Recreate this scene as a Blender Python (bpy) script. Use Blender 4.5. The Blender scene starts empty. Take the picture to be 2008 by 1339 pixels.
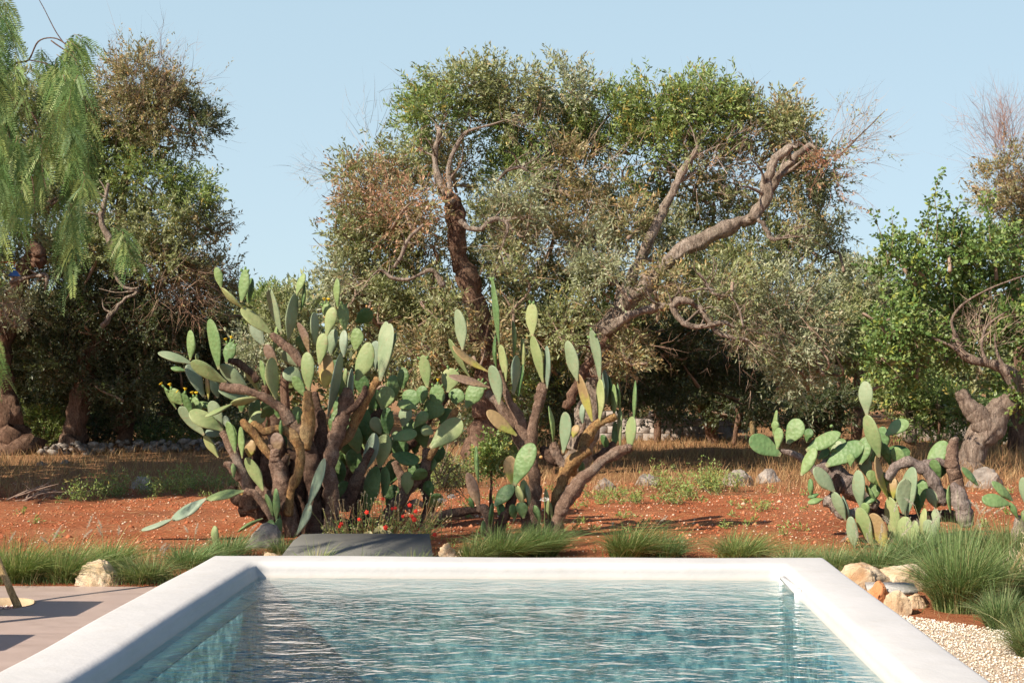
import bpy, bmesh, math, random
import numpy as np
from mathutils import Vector, Matrix, noise as mnoise

# ------------------------------------------------------------------ camera, sky, sun, exposure
SC = bpy.context.scene
C = SC.collection
CAM = Vector((0.0, 0.0, 1.6))
LENS = 50.0
F = LENS/36.0*2008.0
YAW = math.atan(100.0/F)          # the view looks a little to the left of the pool's axis
PITCH = math.atan(47.5/F)
cd = bpy.data.cameras.new('camera'); cam = bpy.data.objects.new('camera', cd); C.objects.link(cam)
cam.location = CAM
cam.rotation_euler = (math.pi/2+PITCH, 0, YAW)
cd.lens = LENS; cd.sensor_width = 36; cd.clip_end = 2000; cd.clip_start = 0.05
SC.camera = cam

LDIR = Vector((0.78, 0.62, -0.80)).normalized()      # the way the sunlight travels
SUN_EL = math.asin(-LDIR.z)
w = bpy.data.worlds.new('World'); SC.world = w; w.use_nodes = True
nt = w.node_tree
bg = nt.nodes['Background']
sky = nt.nodes.new('ShaderNodeTexSky'); sky.sky_type = 'NISHITA'; sky.sun_disc = False
sky.sun_elevation = SUN_EL
sky.sun_rotation = math.atan2(-LDIR.x, -LDIR.y)
sky.air_density = 0.6; sky.dust_density = 1.0; sky.ozone_density = 4.0; sky.altitude = 60
# thin summer haze low in the sky
tcw = nt.nodes.new('ShaderNodeTexCoord'); spw = nt.nodes.new('ShaderNodeSeparateXYZ'); nt.links.new(tcw.outputs['Generated'], spw.inputs[0])
mrw = nt.nodes.new('ShaderNodeMapRange'); mrw.interpolation_type = 'SMOOTHSTEP'; nt.links.new(spw.outputs['Z'], mrw.inputs[0])
mrw.inputs[1].default_value = 0.24; mrw.inputs[2].default_value = 0.42; mrw.inputs[3].default_value = 0.75; mrw.inputs[4].default_value = 0.0
mxw = nt.nodes.new('ShaderNodeMix'); mxw.data_type = 'RGBA'; nt.links.new(mrw.outputs[0], mxw.inputs[0]); nt.links.new(sky.outputs[0], mxw.inputs[6]); mrz = nt.nodes.new('ShaderNodeMapRange'); nt.links.new(spw.outputs['Z'], mrz.inputs[0]); mrz.inputs[1].default_value = 0.0; mrz.inputs[2].default_value = 0.28
mxz = nt.nodes.new('ShaderNodeMix'); mxz.data_type = 'RGBA'; nt.links.new(mrz.outputs[0], mxz.inputs[0]); mxz.inputs[6].default_value = (5.0, 6.15, 6.3, 1); mxz.inputs[7].default_value = (4.25, 5.72, 6.45, 1)
nt.links.new(mxz.outputs[2], mxw.inputs[7])
nt.links.new(mxw.outputs[2], bg.inputs[0]); bg.inputs[1].default_value = 0.10
sl = bpy.data.lights.new('sun', 'SUN'); sun = bpy.data.objects.new('sun', sl); C.objects.link(sun)
sl.energy = 5.0; sl.angle = math.radians(0.5); sl.color = (1.0, 0.88, 0.73)
sun.rotation_euler = LDIR.to_track_quat('-Z', 'Y').to_euler()
SC.view_settings.view_transform = 'Standard'; SC.view_settings.look = 'None'
SC.view_settings.exposure = 0.55; SC.view_settings.gamma = 1.0
SC.cycles.max_bounces = 6; SC.cycles.diffuse_bounces = 3; SC.cycles.glossy_bounces = 3
SC.cycles.transmission_bounces = 3; SC.cycles.transparent_max_bounces = 8
SC.cycles.caustics_reflective = False; SC.cycles.caustics_refractive = False

RNG = np.random.default_rng(7)
random.seed(7)
_M = np.array(cam.rotation_euler.to_matrix())

def ray(px, py):
    v = np.array([(px-1004.0)/F, -(py-669.5)/F, -1.0])
    return _M @ v

def W(px, py, Y):
    """world point seen at photo pixel (px,py), at distance Y along the pool axis"""
    d = ray(px, py); k = Y/d[1]
    return Vector((d[0]*k, Y, CAM.z + d[2]*k))

def S(Y):                                   # metres per photo pixel at distance Y
    return Y/F

# ------------------------------------------------------------------ object helpers
def thing(name, label, cat, loc, group=None):
    o = bpy.data.objects.new(name, None); C.objects.link(o)
    o.location = loc; o.empty_display_size = 0.1
    tag(o, label, cat, group)
    return o

def tag(o, label=None, cat=None, group=None, kind=None):
    if label: o['label'] = label
    if cat: o['category'] = cat
    if group: o['group'] = group
    if kind: o['kind'] = kind
    return o

def link_mesh(name, me, mat, parent=None, smooth=True):
    o = bpy.data.objects.new(name, me); C.objects.link(o)
    if mat is not None and len(me.materials) == 0: me.materials.append(mat)
    if parent is not None:
        o.parent = parent
        o.matrix_parent_inverse = Matrix.Translation(parent_world(parent)).inverted()
    if smooth: me.polygons.foreach_set('use_smooth', np.ones(len(me.polygons), bool))
    return o

def parent_world(p):
    l = Vector(p.location)
    if p.parent is not None and p.matrix_parent_inverse == Matrix.Identity(4): l = l + parent_world(p.parent)
    return l

def np_mesh(name, verts, faces, mat, parent=None, smooth=False, col=None, tt=None, mats=None, mi=None):
    """verts Nx3, faces Mx(3|4) arrays -> one mesh object; col = per-vertex colour of the thing itself"""
    verts = np.asarray(verts, np.float32); faces = np.asarray(faces, np.int32)
    me = bpy.data.meshes.new(name)
    n = faces.shape[1]
    me.vertices.add(len(verts)); me.vertices.foreach_set('co', verts.ravel())
    me.loops.add(faces.size); me.loops.foreach_set('vertex_index', faces.ravel())
    me.polygons.add(len(faces))
    me.polygons.foreach_set('loop_start', np.arange(0, faces.size, n, dtype=np.int32))
    me.polygons.foreach_set('loop_total', np.full(len(faces), n, np.int32))
    if mats:
        for m in mats: me.materials.append(m)
        if mi is not None: me.polygons.foreach_set('material_index', np.asarray(mi, np.int32))
    me.update(calc_edges=True)
    if col is not None:
        a = me.attributes.new('col', 'FLOAT_COLOR', 'POINT')
        c4 = np.ones((len(verts), 4), np.float32); c4[:, :3] = col
        a.data.foreach_set('color', c4.ravel())
    if tt is not None:
        a = me.attributes.new('along', 'FLOAT', 'POINT'); a.data.foreach_set('value', np.asarray(tt, np.float32))
    return link_mesh(name, me, mat, parent, smooth)

class Geo:
    """collects pieces (verts, quads) to become one mesh"""
    def __init__(s): s.v = []; s.f = []; s.c = []; s.t = []; s.n = 0
    def add(s, v, f, c=None, t=None):
        v = np.asarray(v, np.float32); f = np.asarray(f, np.int64)
        if f.shape[1] == 3: f = np.concatenate([f, f[:, :1]*0-1], 1)
        s.v.append(v); g = f.copy(); g[g >= 0] += s.n; s.f.append(g)
        s.c.append(np.broadcast_to(np.asarray(c if c is not None else (1, 1, 1), np.float32), (len(v), 3)))
        s.t.append(np.asarray(t, np.float32) if t is not None else np.zeros(len(v), np.float32))
        s.n += len(v)
    def build(s, name, mat, parent=None, smooth=False, col=False, along=False):
        v = np.concatenate(s.v); f = np.concatenate(s.f)
        c = np.concatenate(s.c) if col else None
        t = np.concatenate(s.t) if along else None
        tri = f[:, 3] < 0
        if not tri.any(): return np_mesh(name, v, f, mat, parent, smooth, c, t)
        me = bpy.data.meshes.new(name)
        tot = np.where(tri, 3, 4).astype(np.int32)
        flat = f.ravel(); flat = flat[flat >= 0].astype(np.int32)
        me.vertices.add(len(v)); me.vertices.foreach_set('co', v.ravel())
        me.loops.add(len(flat)); me.loops.foreach_set('vertex_index', flat)
        me.polygons.add(len(f))
        st = np.concatenate([[0], np.cumsum(tot)[:-1]]).astype(np.int32)
        me.polygons.foreach_set('loop_start', st); me.polygons.foreach_set('loop_total', tot)
        me.update(calc_edges=True)
        if c is not None:
            a = me.attributes.new('col', 'FLOAT_COLOR', 'POINT')
            c4 = np.ones((len(v), 4), np.float32); c4[:, :3] = c
            a.data.foreach_set('color', c4.ravel())
        if t is not None:
            a = me.attributes.new('along', 'FLOAT', 'POINT'); a.data.foreach_set('value', t)
        return link_mesh(name, me, mat, parent, smooth)

def catmull(pts, k=4):
    P = [np.array(p, float) for p in pts]
    if len(P) < 3: 
        return np.array([P[0]+(P[-1]-P[0])*i/k for i in range(k+1)])
    P = [2*P[0]-P[1]]+P+[2*P[-1]-P[-2]]
    out = []
    for i in range(1, len(P)-2):
        for j in range(k):
            t = j/k
            a, b, c, d = P[i-1], P[i], P[i+1], P[i+2]
            out.append(0.5*((2*b)+(-a+c)*t+(2*a-5*b+4*c-d)*t*t+(-a+3*b-3*c+d)*t**3))
    out.append(P[-2])
    return np.array(out)

def tube(path, segs=10, k=4, rough=0.0, flat=1.0, seed=0, lump=2.5, flute=0.0, cap=True, kink=1.0, joint=0):
    """path rows (x,y,z,r) -> verts, quads; a knotted, tapering limb"""
    P = catmull(path, k); n = len(P); xyz = P[:, :3]; R = np.maximum(P[:, 3], 0.0008)
    if rough > 0.15:
        for i in range(1, n-1):
            q = Vector(xyz[i])*(0.55/max(R[i], .02))*.35
            xyz[i] += np.array(mnoise.noise_vector(q+Vector((seed, 0, 0))))*R[i]*0.55*kink
            R[i] *= 1+0.16*kink*mnoise.noise(q*1.7+Vector((0, seed, 4)))
    T = np.gradient(xyz, axis=0); T /= np.linalg.norm(T, axis=1)[:, None]+1e-9
    up = np.array([0, 1.0, 0.05]) ; U = np.cross(T[0], up)
    if np.linalg.norm(U) < 0.2: U = np.cross(T[0], [1.0, 0, 0])
    U /= np.linalg.norm(U)
    V = []
    if joint:
        dl = np.concatenate([[0], np.cumsum(np.linalg.norm(np.diff(xyz, axis=0), axis=1))])
        ph = dl/joint+0.37*seed; fr_ = ph-np.floor(ph); fr_ = np.minimum(fr_, 1-fr_)
        R = R*(1.02-0.09*np.exp(-(fr_/0.06)**2))*(1+0.10*np.sin(ph*2.3+seed))
    for i in range(n):
        U = U - T[i]*np.dot(U, T[i]); U /= np.linalg.norm(U)+1e-9
        B = np.cross(T[i], U)
        for s in range(segs):
            a = 2*math.pi*s/segs
            d = U*math.cos(a)+B*math.sin(a)*flat
            r = R[i]
            if rough:
                q = Vector(xyz[i]+d*r)*lump+Vector((seed*3.1, seed*1.7, 0))
                r *= 1+rough*mnoise.noise(q)*1.6+rough*0.6*mnoise.noise(q*3.1)
            if flute: r *= 1+flute*math.sin(a*4+seed+i*0.25)*0.6+flute*math.sin(a*7+seed*2-i*0.2)*0.4
            V.append(xyz[i]+d*r)
    Fq = []
    for i in range(n-1):
        for s in range(segs):
            a = i*segs+s; b = i*segs+(s+1) % segs
            Fq.append((a, b, b+segs, a+segs))
    if cap:
        for e, ring in ((0, range(segs)), (n-1, range((n-1)*segs, n*segs))):
            c = len(V); off = T[e]*R[e]*(0.35 if e else -0.35)
            V.append(xyz[e]+off); ring = list(ring)
            for s in range(segs):
                a, b = ring[s], ring[(s+1) % segs]
                Fq.append((a, b, c, -1) if e else (b, a, c, -1))
    return np.array(V), np.array(Fq), np.linspace(0, 1, n)

def pxpath(lst, Y, dY=0):
    """[(px,py,r_px[,dy])] -> rows x,y,z,r"""
    out = []
    for q in lst:
        y = Y+(q[3] if len(q) > 3 else 0)
        p = W(q[0], q[1], y); out.append((p.x, p.y, p.z, q[2]*S(y)))
    return out

# ------------------------------------------------------------------ materials
def newmat(name):
    m = bpy.data.materials.new(name); m.use_nodes = True
    return m, m.node_tree, m.node_tree.nodes['Principled BSDF']

def N(nt, t, **kw):
    n = nt.nodes.new(t)
    for k, v in kw.items():
        if k.startswith('i_'):
            key = k[2:]; key = int(key) if key.isdigit() else key.replace('_', ' ')
            n.inputs[key].default_value = v
        else: setattr(n, k, v)
    return n

def ramp(nt, stops, interp='LINEAR'):
    r = nt.nodes.new('ShaderNodeValToRGB'); cr = r.color_ramp; cr.interpolation = interp
    while len(cr.elements) > len(stops): cr.elements.remove(cr.elements[-1])
    while len(cr.elements) < len(stops): cr.elements.new(0.5)
    for e, (p, c) in zip(cr.elements, stops):
        e.position = p; e.color = (*c, 1) if len(c) == 3 else c
    return r

def mix(nt, fac, a, b, mode='MIX'):
    m = nt.nodes.new('ShaderNodeMix'); m.data_type = 'RGBA'; m.blend_type = mode
    for s, v in ((m.inputs[0], fac), (m.inputs[6], a), (m.inputs[7], b)):
        if hasattr(v, 'is_output'): nt.links.new(v, s)
        elif isinstance(v, (int, float)): s.default_value = v
        else: s.default_value = (*v, 1)
    return m.outputs[2]

def coords(nt, scale=(1, 1, 1), rot=(0, 0, 0)):
    g = nt.nodes.new('ShaderNodeNewGeometry')
    mp = nt.nodes.new('ShaderNodeMapping'); mp.inputs['Scale'].default_value = scale; mp.inputs['Rotation'].default_value = rot
    nt.links.new(g.outputs['Position'], mp.inputs[0])
    return mp.outputs[0]

def noise_tex(nt, vec, scale, detail=6, rough=0.6, dist=0.0):
    n = nt.nodes.new('ShaderNodeTexNoise'); n.inputs['Scale'].default_value = scale
    n.inputs['Detail'].default_value = detail; n.inputs['Roughness'].default_value = rough; n.inputs['Distortion'].default_value = dist
    nt.links.new(vec, n.inputs['Vector']); return n

def bump(nt, h, strength, dist, bs, normal=None):
    b = nt.nodes.new('ShaderNodeBump'); b.inputs['Strength'].default_value = strength; b.inputs['Distance'].default_value = dist
    nt.links.new(h, b.inputs['Height'])
    if normal is not None: nt.links.new(normal, b.inputs['Normal'])
    if bs is not None: nt.links.new(b.outputs[0], bs.inputs['Normal'])
    return b.outputs[0]

def leaf_mat(name, under=1.0, gloss=0.35, trans=0.33):
    m, nt, bs = newmat(name)
    at = N(nt, 'ShaderNodeAttribute', attribute_name='col')
    geo = N(nt, 'ShaderNodeNewGeometry')
    pale = mix(nt, 0.42*under, at.outputs['Color'], (0.34, 0.37, 0.29))
    c = mix(nt, geo.outputs['Backfacing'], at.outputs['Color'], pale)
    nt.links.new(c, bs.inputs['Base Color']); bs.inputs['Roughness'].default_value = 0.48
    bs.inputs['Specular IOR Level'].default_value = gloss
    tr = N(nt, 'ShaderNodeBsdfTranslucent'); tc = mix(nt, 0.5, at.outputs['Color'], (0.20, 0.26, 0.04), 'MIX')
    nt.links.new(tc, tr.inputs[0])
    ms = N(nt, 'ShaderNodeMixShader'); ms.inputs[0].default_value = trans
    nt.links.new(bs.outputs[0], ms.inputs[1]); nt.links.new(tr.outputs[0], ms.inputs[2])
    nt.links.new(ms.outputs[0], nt.nodes['Material Output'].inputs[0])
    return m

def col_mat(name, rough=0.7, spec=0.2):
    m, nt, bs = newmat(name)
    at = N(nt, 'ShaderNodeAttribute', attribute_name='col')
    nt.links.new(at.outputs['Color'], bs.inputs['Base Color'])
    bs.inputs['Roughness'].default_value = rough; bs.inputs['Specular IOR Level'].default_value = spec
    return m

def bark_mat(name, c1, c2, c3, scale=9.0, stretch=0.35, lichen=0.25, bs_=0.9, lcol=(0.38, 0.36, 0.24)):
    m, nt, bs = newmat(name)
    v = coords(nt, (1, 1, stretch))
    n1 = noise_tex(nt, v, scale, 10, 0.7, 0.8); n2 = noise_tex(nt, coords(nt), 2.3, 5, 0.6)
    r = ramp(nt, [(0.32, c1), (0.5, c2), (0.68, c3)]); nt.links.new(n1.outputs[0], r.inputs[0])
    rl = ramp(nt, [(0.54, (0, 0, 0)), (0.68, (1, 1, 1))]); nt.links.new(n2.outputs[0], rl.inputs[0])
    lm = N(nt, 'ShaderNodeMath', operation='MULTIPLY'); nt.links.new(rl.outputs[0], lm.inputs[0]); lm.inputs[1].default_value = lichen
    c = mix(nt, lm.outputs[0], r.outputs[0], lcol)
    nf = noise_tex(nt, v, scale*5, 6, 0.8, 0.5); rf = ramp(nt, [(0.38, (0.35, 0.33, 0.31)), (0.56, (1.15, 1.12, 1.1))]); nt.links.new(nf.outputs[0], rf.inputs[0])
    c = mix(nt, 0.8, c, rf.outputs[0], 'MULTIPLY')
    nt.links.new(c, bs.inputs['Base Color']); bs.inputs['Roughness'].default_value = 0.9; bs.inputs['Specular IOR Level'].default_value = 0.15
    n3 = noise_tex(nt, v, scale*2.2, 8, 0.75, 1.5)
    b1 = bump(nt, n3.outputs[0], bs_, 0.10, None); bump(nt, nf.outputs[0], 0.7, 0.02, bs, b1)
    return m

def pad_mat(name, c1, c2, blem, wart=0.2, tip=None, scale=6.0):
    """cladode skin: mottled green, faint areole grid, brown scars; 'along' runs base to tip"""
    m, nt, bs = newmat(name)
    v = coords(nt); oi = N(nt, 'ShaderNodeObjectInfo')
    n1 = noise_tex(nt, v, scale, 5, 0.6)
    r = ramp(nt, [(0.30, c1), (0.70, c2)]); nt.links.new(n1.outputs[0], r.inputs[0])
    hsv = N(nt, 'ShaderNodeHueSaturation'); nt.links.new(r.outputs[0], hsv.inputs['Color'])
    mr = N(nt, 'ShaderNodeMapRange'); nt.links.new(oi.outputs['Random'], mr.inputs[0]); mr.inputs[3].default_value = 0.84; mr.inputs[4].default_value = 1.13
    nt.links.new(mr.outputs[0], hsv.inputs['Value'])
    mh = N(nt, 'ShaderNodeMapRange'); nt.links.new(oi.outputs['Random'], mh.inputs[0]); mh.inputs[3].default_value = 0.525; mh.inputs[4].default_value = 0.485
    nt.links.new(mh.outputs[0], hsv.inputs['Hue'])
    n2 = noise_tex(nt, v, 17.0, 8, 0.72, 0.6)
    rb = ramp(nt, [(0.54, (0, 0, 0)), (0.70, (1, 1, 1))]); nt.links.new(n2.outputs[0], rb.inputs[0])
    bm_ = N(nt, 'ShaderNodeMath', operation='MULTIPLY'); nt.links.new(rb.outputs[0], bm_.inputs[0]); bm_.inputs[1].default_value = blem
    c = mix(nt, bm_.outputs[0], hsv.outputs[0], (0.30, 0.20, 0.12))
    al = N(nt, 'ShaderNodeAttribute', attribute_name='along')
    # corky base collar
    rc = ramp(nt, [(0.0, (1, 1, 1)), (0.10, (0, 0, 0))]); nt.links.new(al.outputs['Fac'], rc.inputs[0])
    mm = N(nt, 'ShaderNodeMath', operation='MULTIPLY'); nt.links.new(rc.outputs[0], mm.inputs[0]); mm.inputs[1].default_value = 0.6
    c = mix(nt, mm.outputs[0], c, (0.34, 0.24, 0.15))
    if tip:
        n4 = noise_tex(nt, v, 9.0, 5, 0.6)
        ad = N(nt, 'ShaderNodeMath', operation='MULTIPLY_ADD'); nt.links.new(n4.outputs[0], ad.inputs[0]); ad.inputs[1].default_value = 0.9; nt.links.new(al.outputs['Fac'], ad.inputs[2])
        rt = ramp(nt, [(0.75, (0, 0, 0)), (1.15, (1, 1, 1))]); rt.color_ramp.elements[1].position = 1.0
        nt.links.new(ad.outputs[0], rt.inputs[0]); c = mix(nt, rt.outputs[0], c, tip)
    # areoles: a lattice of small pale dots
    vo = N(nt, 'ShaderNodeTexVoronoi', feature='F1'); vo.inputs['Scale'].default_value = 26.0; vo.inputs['Randomness'].default_value = 0.7
    nt.links.new(v, vo.inputs['Vector'])
    rd = ramp(nt, [(0.0, (1, 1, 1)), (0.21, (0, 0, 0))]); nt.links.new(vo.outputs['Distance'], rd.inputs[0])
    md = N(nt, 'ShaderNodeMath', operation='MULTIPLY'); nt.links.new(rd.outputs[0], md.inputs[0]); md.inputs[1].default_value = 0.6
    c = mix(nt, md.outputs[0], c, (0.15, 0.16, 0.08))
    nt.links.new(c, bs.inputs['Base Color']); bs.inputs['Roughness'].default_value = 0.5; bs.inputs['Specular IOR Level'].default_value = 0.3
    b1 = bump(nt, vo.outputs['Distance'], wart, 0.02, None)
    bump(nt, n2.outputs[0], 0.12, 0.02, bs, b1)
    return m

M = {}
M['olive_leaf'] = leaf_mat('olive_leaf', 1.0, 0.45)
M['pear_leaf'] = leaf_mat('pear_leaf', 0.25, 0.5, 0.3)
M['pepper_leaf'] = leaf_mat('pepper_leaf', 0.3, 0.3, 0.35)
M['grass_blade'] = leaf_mat('grass_blade', 0.1, 0.3, 0.3)
M['straw'] = leaf_mat('straw', 0.0, 0.15, 0.25)
M['twig'] = col_mat('twig', 0.85, 0.1)
M['stone_col'] = col_mat('stone_col', 0.9, 0.15)
M['bark_olive'] = bark_mat('bark_olive', (0.15, 0.12, 0.09), (0.43, 0.35, 0.28), (0.68, 0.59, 0.50))
M['bark_dark'] = bark_mat('bark_dark', (0.10, 0.06, 0.04), (0.27, 0.165, 0.115), (0.42, 0.28, 0.20), lichen=0.1)
M['bark_pear'] = bark_mat('bark_pear', (0.14, 0.10, 0.08), (0.45, 0.35, 0.28), (0.66, 0.55, 0.45), scale=15, stretch=0.16, lichen=0.05, bs_=1.0)
M['bark_pepper'] = bark_mat('bark_pepper', (0.22, 0.13, 0.10), (0.35, 0.22, 0.17), (0.42, 0.3, 0.22), scale=20, lichen=0)
M['bark_pale'] = bark_mat('bark_pale', (0.35, 0.22, 0.09), (0.55, 0.40, 0.20), (0.66, 0.52, 0.30), scale=20, lichen=0, bs_=0.3)
M['cactus_wood'] = bark_mat('cactus_wood', (0.169, 0.111, 0.085), (0.351, 0.234, 0.169), (0.546, 0.390, 0.299), scale=16, stretch=0.8, lichen=0.75, lcol=(0.50, 0.44, 0.37), bs_=0.7)
M['cactus_wood_orange'] = bark_mat('cactus_wood_orange', (0.221, 0.130, 0.078), (0.468, 0.273, 0.117), (0.598, 0.429, 0.195), scale=13, stretch=0.6, lichen=0.35, bs_=0.6)
M['cactus_wood_dark'] = bark_mat('cactus_wood_dark', (0.088, 0.056, 0.044), (0.188, 0.119, 0.088), (0.325, 0.225, 0.163), scale=16, stretch=0.8, lichen=0.5, lcol=(0.36, 0.28, 0.20), bs_=0.7)
M['cactus_wood_grey'] = bark_mat('cactus_wood_grey', (0.230, 0.176, 0.155), (0.419, 0.338, 0.297), (0.567, 0.472, 0.419), scale=8, stretch=0.4, lichen=0.75, lcol=(0.50, 0.44, 0.37), bs_=0.8)
M['pad_pale'] = pad_mat('pad_pale', (0.20, 0.27, 0.15), (0.30, 0.355, 0.215), 0.45, 0.10)
M['pad_blue'] = pad_mat('pad_blue', (0.18, 0.25, 0.17), (0.27, 0.335, 0.24), 0.4, 0.10)
M['pad_yg'] = pad_mat('pad_yg', (0.21, 0.28, 0.11), (0.34, 0.375, 0.17), 0.65, 0.10)
M['pad_green'] = pad_mat('pad_green', (0.13, 0.215, 0.075), (0.22, 0.31, 0.125), 0.35, 0.28)
M['pad_dark'] = pad_mat('pad_dark', (0.065, 0.13, 0.04), (0.13, 0.21, 0.075), 0.25, 0.35)
M['pad_yellow'] = pad_mat('pad_yellow', (0.38, 0.36, 0.07), (0.52, 0.45, 0.15), 0.8, 0.15, tip=(0.36, 0.25, 0.12))
M['pad_brown'] = pad_mat('pad_brown', (0.20, 0.15, 0.08), (0.33, 0.24, 0.14), 0.9, 0.3, tip=(0.22, 0.15, 0.11))

def simple(name, c, rough=0.6, spec=0.3, nscale=20, var=0.15, bstr=0.2, bd=0.01, metallic=0):
    m, nt, bs = newmat(name)
    v = coords(nt); n1 = noise_tex(nt, v, nscale, 6, 0.65)
    r = ramp(nt, [(0.3, tuple(x*(1-var) for x in c)), (0.7, tuple(min(1, x*(1+var)) for x in c))]); nt.links.new(n1.outputs[0], r.inputs[0])
    nt.links.new(r.outputs[0], bs.inputs['Base Color']); bs.inputs['Roughness'].default_value = rough
    bs.inputs['Specular IOR Level'].default_value = spec; bs.inputs['Metallic'].default_value = metallic
    bump(nt, n1.outputs[0], bstr, bd, bs)
    return m

M['slab'] = simple('slab', (0.165, 0.165, 0.15), 0.9, 0.08, 6, 0.1, 0.1)
M['flower_yellow'] = simple('flower_yellow', (0.75, 0.50, 0.03), 0.6, 0.2, 40)
M['flower_red'] = simple('flower_red', (0.80, 0.05, 0.03), 0.5, 0.2, 40)
M['flower_white'] = simple('flower_white', (0.75, 0.75, 0.68), 0.6, 0.2, 60, 0.2)
M['bud'] = simple('bud', (0.16, 0.27, 0.09), 0.5, 0.3, 40)
M['fruit_orange'] = simple('fruit_orange', (0.62, 0.35, 0.14), 0.5, 0.3, 40)
M['lamp_blue'] = simple('lamp_blue', (0.05, 0.14, 0.33), 0.35, 0.5, 30, 0.1, 0.05)
M['rust'] = simple('rust', (0.30, 0.10, 0.04), 0.8, 0.2, 50, 0.3)
M['wood_furn'] = simple('wood_furn', (0.30, 0.18, 0.09), 0.6, 0.3, 12, 0.2)
M['white_plastic'] = simple('white_plastic', (0.82, 0.82, 0.81), 0.4, 0.4, 10, 0.03, 0.05)
M['tan_wall'] = simple('tan_wall', (0.50, 0.38, 0.24), 0.8, 0.2, 25, 0.15)

def plaster():
    m, nt, bs = newmat('white_plaster')
    v = coords(nt); n1 = noise_tex(nt, v, 1.7, 7, 0.6); n2 = noise_tex(nt, v, 9.0, 6, 0.6); n3 = noise_tex(nt, v, 60.0, 4, 0.6)
    r = ramp(nt, [(0.3, (0.55, 0.55, 0.535)), (0.6, (0.62, 0.615, 0.60))]); nt.links.new(n1.outputs[0], r.inputs[0])
    r2 = ramp(nt, [(0.52, (0, 0, 0)), (0.78, (0.5, 0.5, 0.5))]); nt.links.new(n2.outputs[0], r2.inputs[0])
    c = mix(nt, r2.outputs[0], r.outputs[0], (0.55, 0.53, 0.49))
    # grime ring left by the water on the inner faces
    g = N(nt, 'ShaderNodeNewGeometry'); sp = N(nt, 'ShaderNodeSeparateXYZ'); nt.links.new(g.outputs['Position'], sp.inputs[0])
    ad = N(nt, 'ShaderNodeMath', operation='MULTIPLY_ADD'); nt.links.new(n2.outputs[0], ad.inputs[0]); ad.inputs[1].default_value = 0.035; nt.links.new(sp.outputs['Z'], ad.inputs[2])
    rr = ramp(nt, [(0.150, (0, 0, 0)), (0.163, (1, 1, 1)), (0.178, (0.25, 0.25, 0.25)), (0.20, (0, 0, 0))]); nt.links.new(ad.outputs[0], rr.inputs[0])
    rm = N(nt, 'ShaderNodeMath', operation='MULTIPLY'); nt.links.new(rr.outputs[0], rm.inputs[0]); rm.inputs[1].default_value = 0.4
    c = mix(nt, rm.outputs[0], c, (0.58, 0.50, 0.38))
    nt.links.new(c, bs.inputs['Base Color']); bs.inputs['Roughness'].default_value = 0.75; bs.inputs['Specular IOR Level'].default_value = 0.25
    b1 = bump(nt, n2.outputs[0], 0.25, 0.02, None); bump(nt, n3.outputs[0], 0.15, 0.004, bs, b1)
    return m
M['plaster'] = plaster()

def pool_lining():
    m, nt, bs = newmat('pool_lining')
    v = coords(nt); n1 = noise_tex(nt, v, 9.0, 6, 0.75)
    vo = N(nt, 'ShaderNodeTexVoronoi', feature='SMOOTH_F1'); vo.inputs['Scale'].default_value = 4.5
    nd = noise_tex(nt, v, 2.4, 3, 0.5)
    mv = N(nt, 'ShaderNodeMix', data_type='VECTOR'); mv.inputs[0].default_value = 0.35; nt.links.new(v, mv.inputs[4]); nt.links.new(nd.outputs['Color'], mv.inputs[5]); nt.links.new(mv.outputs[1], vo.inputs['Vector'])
    r = ramp(nt, [(0.40, (0.03, 0.14, 0.19)), (0.50, (0.09, 0.28, 0.35)), (0.62, (0.38, 0.63, 0.66))]); nt.links.new(n1.outputs[0], r.inputs[0])  # pale and deep teal mottling paints in the look of rippling underwater light
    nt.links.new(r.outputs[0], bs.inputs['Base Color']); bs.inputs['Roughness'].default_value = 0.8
    return m
M['lining'] = pool_lining()

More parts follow.
